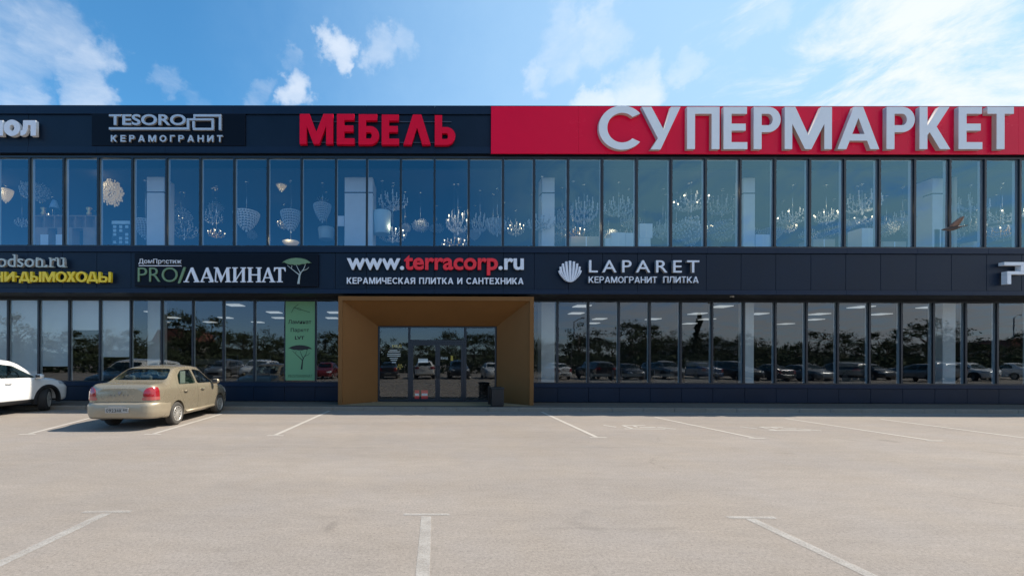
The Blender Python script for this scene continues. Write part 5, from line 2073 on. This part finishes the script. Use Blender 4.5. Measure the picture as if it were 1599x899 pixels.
b.box(-.70, .70, -1.75, 1.8, .24, .30)
b.build('underbody', 'black_trim', sed)
for s in (-1, 1):
    b = MB()
    b.tube([(s * .815, -.74, .29), (s * .826, .0, .29), (s * .815, .86, .29)], .035, 8)
    b.build('sill_trim', 'dusty_champagne', sed)
cabin(sed, [(.36, .15, .50, 'seat'), (-.36, .15, .50, 'seat'), (0, -.72, 1.16, 'seat')], .78, .94, .70, 1.24)
b = MB()
b.box(-.58, .58, -1.42, -.95, .80, 1.03, .03)
b.build('parcel_shelf', 'dark_in', sed)
b = MB()
b.box(.555, .58, -.55, -.30, 1.0, 1.33, .01)
b.build('sun_shade', 'seat_light', sed)
wm = wheel_meshes(.285, .175, 12, 'rim', 'dusty_rubber')
add_wheels(sed, wm, ((.735, -1.12, .285), (-.735, -1.12, .285), (.735, 1.25, .285), (-.735, 1.25, .285)))

# ---- white crossover
SUVS = [(-2.28, .50, .72, .80, .70, .98, .56, 1.14, 1.18), (-2.22, .42, .82, .80, .80, 1.06, .60, 1.34, 1.39), (-2.05, .36, .885, .80, .86, 1.09, .625, 1.50, 1.57),
        (-1.40, .32, .918, .78, .885, 1.08, .64, 1.575, 1.65), (-.30, .28, .922, .75, .885, 1.055, .65, 1.60, 1.685), (.35, .28, .922, .75, .88, 1.04, .635, 1.555, 1.64),
        (.55, .28, .92, .75, .878, 1.035, .625, 1.50, 1.585), (1.28, .28, .918, .74, .85, 1.01, .72, 1.06, 1.115), (1.48, .28, .915, .74, .83, .985, .68, 1.035, 1.085),
        (1.92, .28, .88, .72, .78, .92, .62, .975, 1.015), (2.14, .30, .80, .70, .68, .86, .52, .90, .93), (2.26, .36, .64, .68, .52, .80, .38, .82, .84), (2.31, .42, .45, .66, .38, .74, .26, .75, .76)]
suv = empty('crossover_car', (-12.98, 11.92, 0), 'white crossover parked at the left edge with its front wheel turned', 'car')
RD2 = [(-.215, .42), (-.215, 1.54), (-.95, 1.53), (-1.25, 1.22), (-1.22, 1.0), (-1.0, .72), (-.88, .42)]
FD2 = [(.98, .42), (-.20, .42), (-.20, 1.54), (.30, 1.525), (1.10, 1.06), (1.14, .95)]
spec_suv = dict(
    paint='white_paint', cav=(-2.0, 1.15), cav_z=.82, wr=.36, axles=(-1.33, 1.33), arch=.425, well=.56,
    side_windows=[[(-1.16, 1.12), (-.26, 1.085), (-.26, 1.50), (-.92, 1.49)], [(-.155, 1.08), (1.02, 1.065), (.38, 1.44), (-.155, 1.505)], [(-1.80, 1.22), (-1.28, 1.14), (-1.04, 1.48), (-1.60, 1.45)]],
    end_windows=[([(-.60, 1.16), (.60, 1.16), (.52, 1.46), (-.52, 1.46)], -2.5, -1.95), ([(-.66, 1.13), (.66, 1.13), (.55, 1.52), (-.55, 1.52)], .25, 1.42)],
    panels=[('door', RD2, .5, 1.3, 'x'), ('door', FD2, .5, 1.3, 'x'), ('door', RD2, -1.3, -.5, 'x'), ('door', FD2, -1.3, -.5, 'x')],
    lamps=[('head_lamp', [(.40, .74), (.70, .76), (.95, .86), (.95, .94), (.62, .90), (.40, .82)], 1.78, 2.5, 'headlamp'),
           ('tail_lamp', [(.50, .92), (.95, .92), (.95, 1.12), (.50, 1.08)], -2.5, -1.9, 'tail')],
    trims=[('lower_cladding', [(-.90, .22), (.90, .22), (.90, .41), (-.90, .41)], -1.2, 1.2, 'x', 'black_trim'),
           ('front_grille', [(-.5, .36), (.5, .36), (.46, .60), (-.46, .60)], 2.0, 2.6, 'y', 'black_trim')])
doors = make_car(suv, SUVS, spec_suv)
for d, (x, y) in zip(doors, ((.918, -.78), (.918, .06), (-.918, -.78), (-.918, .06))):
    handle(d, x, y, .93, 'white_paint')
mirror(suv, .92, .92, 1.10, 'white_paint')
mirror(suv, -.92, .92, 1.10, 'white_paint')
for y in (-1.33, 1.33):
    for s in (-1, 1):
        b = MB()
        ri, ro = .405, .475
        ringv = []
        for k in range(25):
            a = R(-14 + 208 * k / 24)
            ca, sa = math.cos(a), math.sin(a)
            zc = .36
            hw = float(pchip([q[0] for q in SUVS], [q[2] for q in SUVS], np.array([y + ro * ca]))[0])
            pts = [(s * (hw - .10), y + ri * ca, zc + ri * sa), (s * (hw + .022), y + ri * ca, zc + ri * sa), (s * (hw + .012), y + ro * ca, zc + ro * sa), (s * (hw - .10), y + ro * ca, zc + ro * sa)]
            ringv.append([b.bm.verts.new(p) for p in pts])
        for r0, r1 in zip(ringv[:-1], ringv[1:]):
            for k in range(4):
                b.bm.faces.new((r0[k], r0[(k + 1) % 4], r1[(k + 1) % 4], r1[k]))
        b.bm.faces.new(ringv[0]); b.bm.faces.new(ringv[-1][::-1])
        b.build('wheel_arch_trim', 'black_trim', suv)
b = MB()
b.box(-.78, .78, -1.9, 2.0, .30, .36)
b.build('underbody', 'black_trim', suv)
cabin(suv, [(.38, .10, .52, 'seat'), (-.38, .10, .52, 'seat'), (0, -.80, 1.25, 'seat')], .90, 1.06, .76, 1.38)
wm2 = wheel_meshes(.36, .225, 10, 'rim', 'rubber')
add_wheels(suv, wm2, ((.80, -1.33, .36), (-.80, -1.33, .36), (.80, 1.33, .36), (-.80, 1.33, .36)), steer=R(31))

# ---- cars standing behind the camera, which the shop windows mirror
def copy_tree(o, parent=None):
    c = o.copy()
    C.objects.link(c)
    c.parent = parent
    for ch in o.children:
        copy_tree(ch, c)
    return c
def repaint(o, old, new):
    for ch in o.children:
        if ch.type == 'MESH':
            for i, sl in enumerate(ch.material_slots):
                if sl.material and sl.material.name in old:
                    sl.link = 'OBJECT'
                    sl.material = M[new]
        repaint(ch, old, new)
paints = {'white_paint', 'champagne_paint', 'dusty_champagne_paint'}
for px, kind, col, rz, lab in (
        (352, 'suv', 'grey_paint', 0, 'grey crossover in the row behind the camera, furthest left'), (402, 'suv', 'white_paint', 0, 'white crossover in the row behind the camera, left of the banner'),
        (452, 'sed', 'blue_paint', 0, 'blue sedan in the row behind the camera'), (508, 'sed', 'darkred_paint', 0, 'dark red sedan in the row behind the camera'),
        (606, 'sed', 'dark_paint', math.pi, 'black sedan in the row behind the camera'), (661, 'suv', 'white_paint', math.pi, 'white crossover in the row behind the camera, facing away from the store'),
        (713, 'suv', 'dark_paint', 0, 'black crossover in the row behind the camera'), (766, 'sed', 'white_paint', 0, 'white sedan in the row behind the camera, beside a black crossover'),
        (868, 'sed', 'white_paint', math.pi, 'white sedan in the row behind the camera, tail to the store'), (925, 'suv', 'dark_paint', math.pi, 'black crossover in the row behind the camera, second right of the entrance'), (980, 'sed', 'dark_paint', 0, 'black sedan in the row behind the camera, third right of the entrance'),
        (1035, 'suv', 'grey_paint', 0, 'grey crossover in the row behind the camera, opposite the conifer'), (1090, 'sed', 'blue_paint', math.pi, 'dark blue sedan in the row behind the camera, opposite the conifer'), (1145, 'suv', 'dark_paint', 0, 'black crossover in the row behind the camera, right of the conifer'),
        (1198, 'sed', 'dark_paint', math.pi, 'black sedan in the row behind the camera, tail to the store, mid right'), (1250, 'sed', 'grey_paint', 0, 'grey sedan in the row behind the camera'),
        (1302, 'suv', 'dark_paint', math.pi, 'black crossover in the row behind the camera, tail to the store'), (1356, 'sed', 'dark_paint', 0, 'black sedan in the row behind the camera, far right'),
        (1438, 'suv', 'grey_paint', math.pi, 'grey crossover in the row behind the camera, far right'), (1500, 'suv', 'white_paint', 0, 'white crossover in the row behind the camera, far right'),
        (1570, 'sed', 'white_paint', math.pi, 'white sedan in the row behind the camera, furthest right')):
    c = copy_tree(suv if kind == 'suv' else sed)
    c.location = ((px - CX) / FPX * 38.5, -7.9, 0)
    c.rotation_euler = (0, 0, rz)
    repaint(c, paints, col)
    tag(c, lab, 'car', 'cars parked behind the camera')
# ------------------------------------------------------------------ trees and houses behind the camera (mirrored in the glass)
def leaf_mat(name, col):
    m = mat(name, col, 0.8, var=0.35, vscale=1.5)
    return m
M['leaf'] = leaf_mat('spring_leaf', (0.055, 0.075, 0.028))
M['needle'] = leaf_mat('dark_needle', (0.022, 0.040, 0.020))
M['bark'] = mat('bark', (0.09, 0.07, 0.055), 0.9, var=0.3)
M['house_wall'] = mat('house_wall', (0.5, 0.47, 0.42), 0.8, var=0.1)
M['house_roof'] = mat('house_roof', (0.22, 0.075, 0.05), 0.7, var=0.2)
M['pale_metal'] = mat('pale_metal_wall', (0.55, 0.57, 0.58), 0.6, var=0.06)
def tree_meshes(seed, conifer=False):
    r = random.Random(seed)
    t = MB()
    if conifer:
        t.tube([(0, 0, 0), (0, 0, .5), (.01, 0, 1)], .022, 8, .004)
    else:
        t.tube([(0, 0, 0), (.01, .01, .25), (-.01, .02, .5), (.01, 0, .8)], .026, 8, .006)
        for k in range(11):
            a, z = r.uniform(0, 6.28), r.uniform(.22, .6)
            ln = r.uniform(.18, .34)
            t.tube([(0, 0, z), (math.cos(a) * ln * .5, math.sin(a) * ln * .5, z + ln * .45), (math.cos(a) * ln, math.sin(a) * ln, z + ln * .75)], .011, 5, .003)
    tm = t.mesh('trunk', 'bark')
    f = bmesh.new()
    def leaf(p, s):
        n = Vector((r.gauss(0, 1), r.gauss(0, 1), r.gauss(0, 1))).normalized()
        a = n.orthogonal().normalized()
        b_ = n.cross(a)
        f.faces.new([f.verts.new(p + a * s), f.verts.new(p + b_ * s * .6), f.verts.new(p - a * s), f.verts.new(p - b_ * s * .6)])
    if conifer:
        for k in range(2600):
            z = r.uniform(.10, 1.0) ** .9
            rad = (1 - z) * .27 * (0.75 + .25 * math.sin(z * 60)) + .01
            a = r.uniform(0, 6.28)
            q = rad * math.sqrt(r.uniform(.1, 1))
            leaf(Vector((q * math.cos(a), q * math.sin(a), z - .15 * q)), r.uniform(.012, .028))
    else:
        cl_ = []
        for k in range(26):
            a, u = r.uniform(0, 6.28), r.uniform(0, 1) ** .5
            z = r.uniform(.30, .95)
            w = .34 * math.sin(min(1, (z - .22) / .75) * math.pi) ** .6
            cl_.append((Vector((u * w * math.cos(a), u * w * math.sin(a), z)), r.uniform(.05, .11)))
        for c_, s in cl_:
            for k in range(75):
                d = Vector((r.gauss(0, 1), r.gauss(0, 1), r.gauss(0, .8)))
                leaf(c_ + d * s * .55, r.uniform(.010, .024))
    me = bpy.data.meshes.new('crown')
    f.to_mesh(me)
    f.free()
    me.materials.append(M['needle' if conifer else 'leaf'])
    return tm, me
TM = [tree_meshes(s) for s in (1, 2, 3)] + [tree_meshes(9, True)]
rt = random.Random(21)
tl = [(px, rt.uniform(514, 536), rt.choice((0, 1, 2)), rt.uniform(-44, -30)) for px in range(-60, 1640, 21)]
tl += [(1082, 486, 3, -36), (905, 503, 0, -34), (985, 500, 1, -36), (1010, 506, 2, -38), (285, 488, 1, -36), (330, 496, 2, -34), (555, 500, 0, -36), (1445, 494, 1, -34), (20, 494, 2, -36)]
for px, py, k, yy in tl:
    dpt = 2 * YG - yy
    h = 1.63 + (563 - py) / FPX * dpt
    kind = 'conifer' if k == 3 else ('young' if h < 5 else 'broad')
    t = empty('pine_tree' if k == 3 else 'broadleaf_tree', ((px - CX) / FPX * dpt, yy, 0), 'tall dark conifer behind the parked cars, mirrored in the shop window' if k == 3 else 'dark leafy tree in the row behind the parked cars, mirrored in the shop windows', 'tree', None if k == 3 else 'trees behind the parked cars', rt.uniform(0, 6.28))
    tr_, cr_ = TM[k]
    for nm, me in (('trunk', tr_), ('crown', cr_)):
        o = link(nm, me, t)
        o.scale = (h * (1.0 if k == 3 else 1.25), h * (1.0 if k == 3 else 1.25), h)
f = bmesh.new()                                         # scrub that closes the view under the crowns
rs = random.Random(5)
for k in range(30000):
    x_ = rs.uniform(-60, 100)
    h_ = 2.3 + 1.1 * noise.noise(Vector((x_ * .25, 0, 0))) + .5 * noise.noise(Vector((x_ * 1.3, 7, 0)))
    p_ = Vector((x_, -24 + rs.uniform(-1, 1), max(.05, rs.uniform(0, 1) ** .8 * h_)))
    n_ = Vector((rs.gauss(0, 1), rs.gauss(0, 1), rs.gauss(0, 1))).normalized()
    a_ = n_.orthogonal().normalized()
    b_ = n_.cross(a_)
    z_ = rs.uniform(.10, .24)
    f.faces.new([f.verts.new(p_ + a_ * z_), f.verts.new(p_ + b_ * z_ * .7), f.verts.new(p_ - a_ * z_), f.verts.new(p_ - b_ * z_ * .7)])
me = to_me(f, 'scrub')
me.materials.append(M['leaf'])
tag(link('scrub', me), kind='stuff')
def house(px, yy, w, d, h, rh, wm_, rm, label):
    dpt = 2 * YG - yy
    r = empty('house', ((px - CX) / FPX * dpt, yy, 0), label, 'house')
    b = MB()
    b.box(-w / 2, w / 2, -d / 2, d / 2, 0, h)
    wl_ = b.build('wall', wm_, r)
    b = MB()
    b.prism([(-w / 2 - .3, h), (w / 2 + .3, h), (w / 2 - w * .1, h + rh), (-w / 2 + w * .1, h + rh)], -d / 2 - .3, d / 2 + .3)
    b.build('roof', rm, r)
    for k in range(int(w // 3)):
        b = MB()
        xx = -w / 2 + 1.5 + k * 3
        b.box(xx - .5, xx + .5, d / 2, d / 2 + .05, h * .35, h * .7)
        b.build('window', 'dark_paint', r)
house(1045, -52, 18, 10, 4.6, .9, 'pale_metal', 'pale_metal', 'low pale warehouse beyond the trees behind the camera')
house(288, -54, 9, 8, 5.2, 2.4, 'house_wall', 'house_roof', 'red-roofed house beyond the trees behind the camera')
house(1555, -50, 12, 8, 4.0, 1.8, 'house_wall', 'house_roof', 'cream house beyond the trees behind the camera, on the right')
def lamp_post(px, py, yy, label):
    dpt = 2 * YG - yy
    h = 1.63 + (563 - py) / FPX * dpt
    r = empty('street_lamp', ((px - CX) / FPX * dpt, yy, 0), label, 'street lamp', 'street lamps behind the camera')
    b = MB()
    b.tube([(0, 0, 0), (0, 0, h * .95), (.5, 0, h), (.9, 0, h)], .07, 8, .04)
    b.build('pole', 'grey_paint', r)
    b = MB()
    b.box(.8, 1.4, -.12, .12, h - .05, h + .06, .02)
    b.build('lamp_head', 'grey_paint', r)
lamp_post(892, 496, -14, 'grey street lamp behind the camera, nearer the entrance')
lamp_post(1565, 490, -14, 'grey street lamp behind the camera, far right')
# low hills on the horizon behind the camera
b = MB()
prev = None
for k in range(0, 121):
    xx = -420 + k * 7
    hh = 5 + 6 * noise.noise(Vector((xx * .012, 3.1, 0))) + (6 if 100 < xx < 260 else 0) * math.sin((xx - 100) / 160 * math.pi) if 100 < xx < 260 else 5 + 6 * noise.noise(Vector((xx * .012, 3.1, 0)))
    cur = [b.bm.verts.new((xx, -150, -.5)), b.bm.verts.new((xx, -215, hh)), b.bm.verts.new((xx, -300, -.5))]
    if prev:
        for i in (0, 1):
            b.bm.faces.new((prev[i], cur[i], cur[i + 1], prev[i + 1]))
    prev = cur
M['hill'] = mat('hill_scrub', (0.06, 0.065, 0.035), 0.95, var=0.4, vscale=.08)
structure(b.build('hills', 'hill'))

# ------------------------------------------------------------------ flying bird
c = at(1489, 356, 3.3)
def bird():
    bm = bmesh.new()
    prof = [(-.17, .004, .004, .010), (-.155, .010, .010, .008), (-.135, .022, .022, .004), (-.11, .026, .026, .002), (-.085, .032, .033, -.004), (-.04, .045, .046, -.006), (.01, .048, .045, -.006), (.06, .036, .032, -.003), (.10, .026, .016, .0), (.14, .034, .008, .001), (.19, .046, .004, .003)]
    rings = []
    for x, ry, rz, z in prof:
        rings.append([bm.verts.new((x, ry * math.cos(2 * math.pi * k / 14), z + rz * math.sin(2 * math.pi * k / 14))) for k in range(14)])
    for a, d in zip(rings[:-1], rings[1:]):
        for k in range(14):
            bm.faces.new((a[k], a[(k + 1) % 14], d[(k + 1) % 14], d[k])).smooth = True
    bm.faces.new(rings[0]); bm.faces.new(rings[-1][::-1])
    bmesh.ops.recalc_face_normals(bm, faces=bm.faces[:])
    ops = []
    for s in (-1, 1):
        w = bmesh.new()
        st = [(0.0, -.055, .055, .0, .012), (.06, -.06, .075, .03, .010), (.13, -.02, .105, .085, .007), (.19, .045, .135, .135, .005), (.235, .10, .15, .17, .003)]
        rr = []
        for d, x0, x1, up, th in st:
            yy = s * (.01 + d * .80)
            rr.append([w.verts.new(p) for p in ((x0, yy, .012 + up), ((x0 + x1) / 2, yy, .012 + up + th), (x1, yy, .008 + up), ((x0 + x1) / 2, yy, .012 + up - th))])
        for a, d in zip(rr[:-1], rr[1:]):
            for k in range(4):
                w.faces.new((a[k], a[(k + 1) % 4], d[(k + 1) % 4], d[k])).smooth = True
        w.faces.new(rr[0]); w.faces.new(rr[-1][::-1])
        bmesh.ops.recalc_face_normals(w, faces=w.faces[:])
        ops.append(('UNION', to_me(w)))
    me = boolean(to_me(bm), ops)
    me.materials.clear()
    me.materials.append(M['feather'])
    me.materials.append(M['feather_wing'])
    for p in me.polygons:
        p.material_index = 1 if p.center.z > .045 else 0
        p.use_smooth = True
    return me
bd = link('bird', bird(), None, c, (R(4), R(-3), R(-50)))
bd.scale = (.36, .36, .36)
tag(bd, 'small brown bird flying left with raised wings in front of the upper windows', 'bird')
for s in (-1, 1):
    b = MB()
    b.ball((-.142, s * .019, .010), .0045, 8, 6)
    b.build('eye', 'ink', bd)
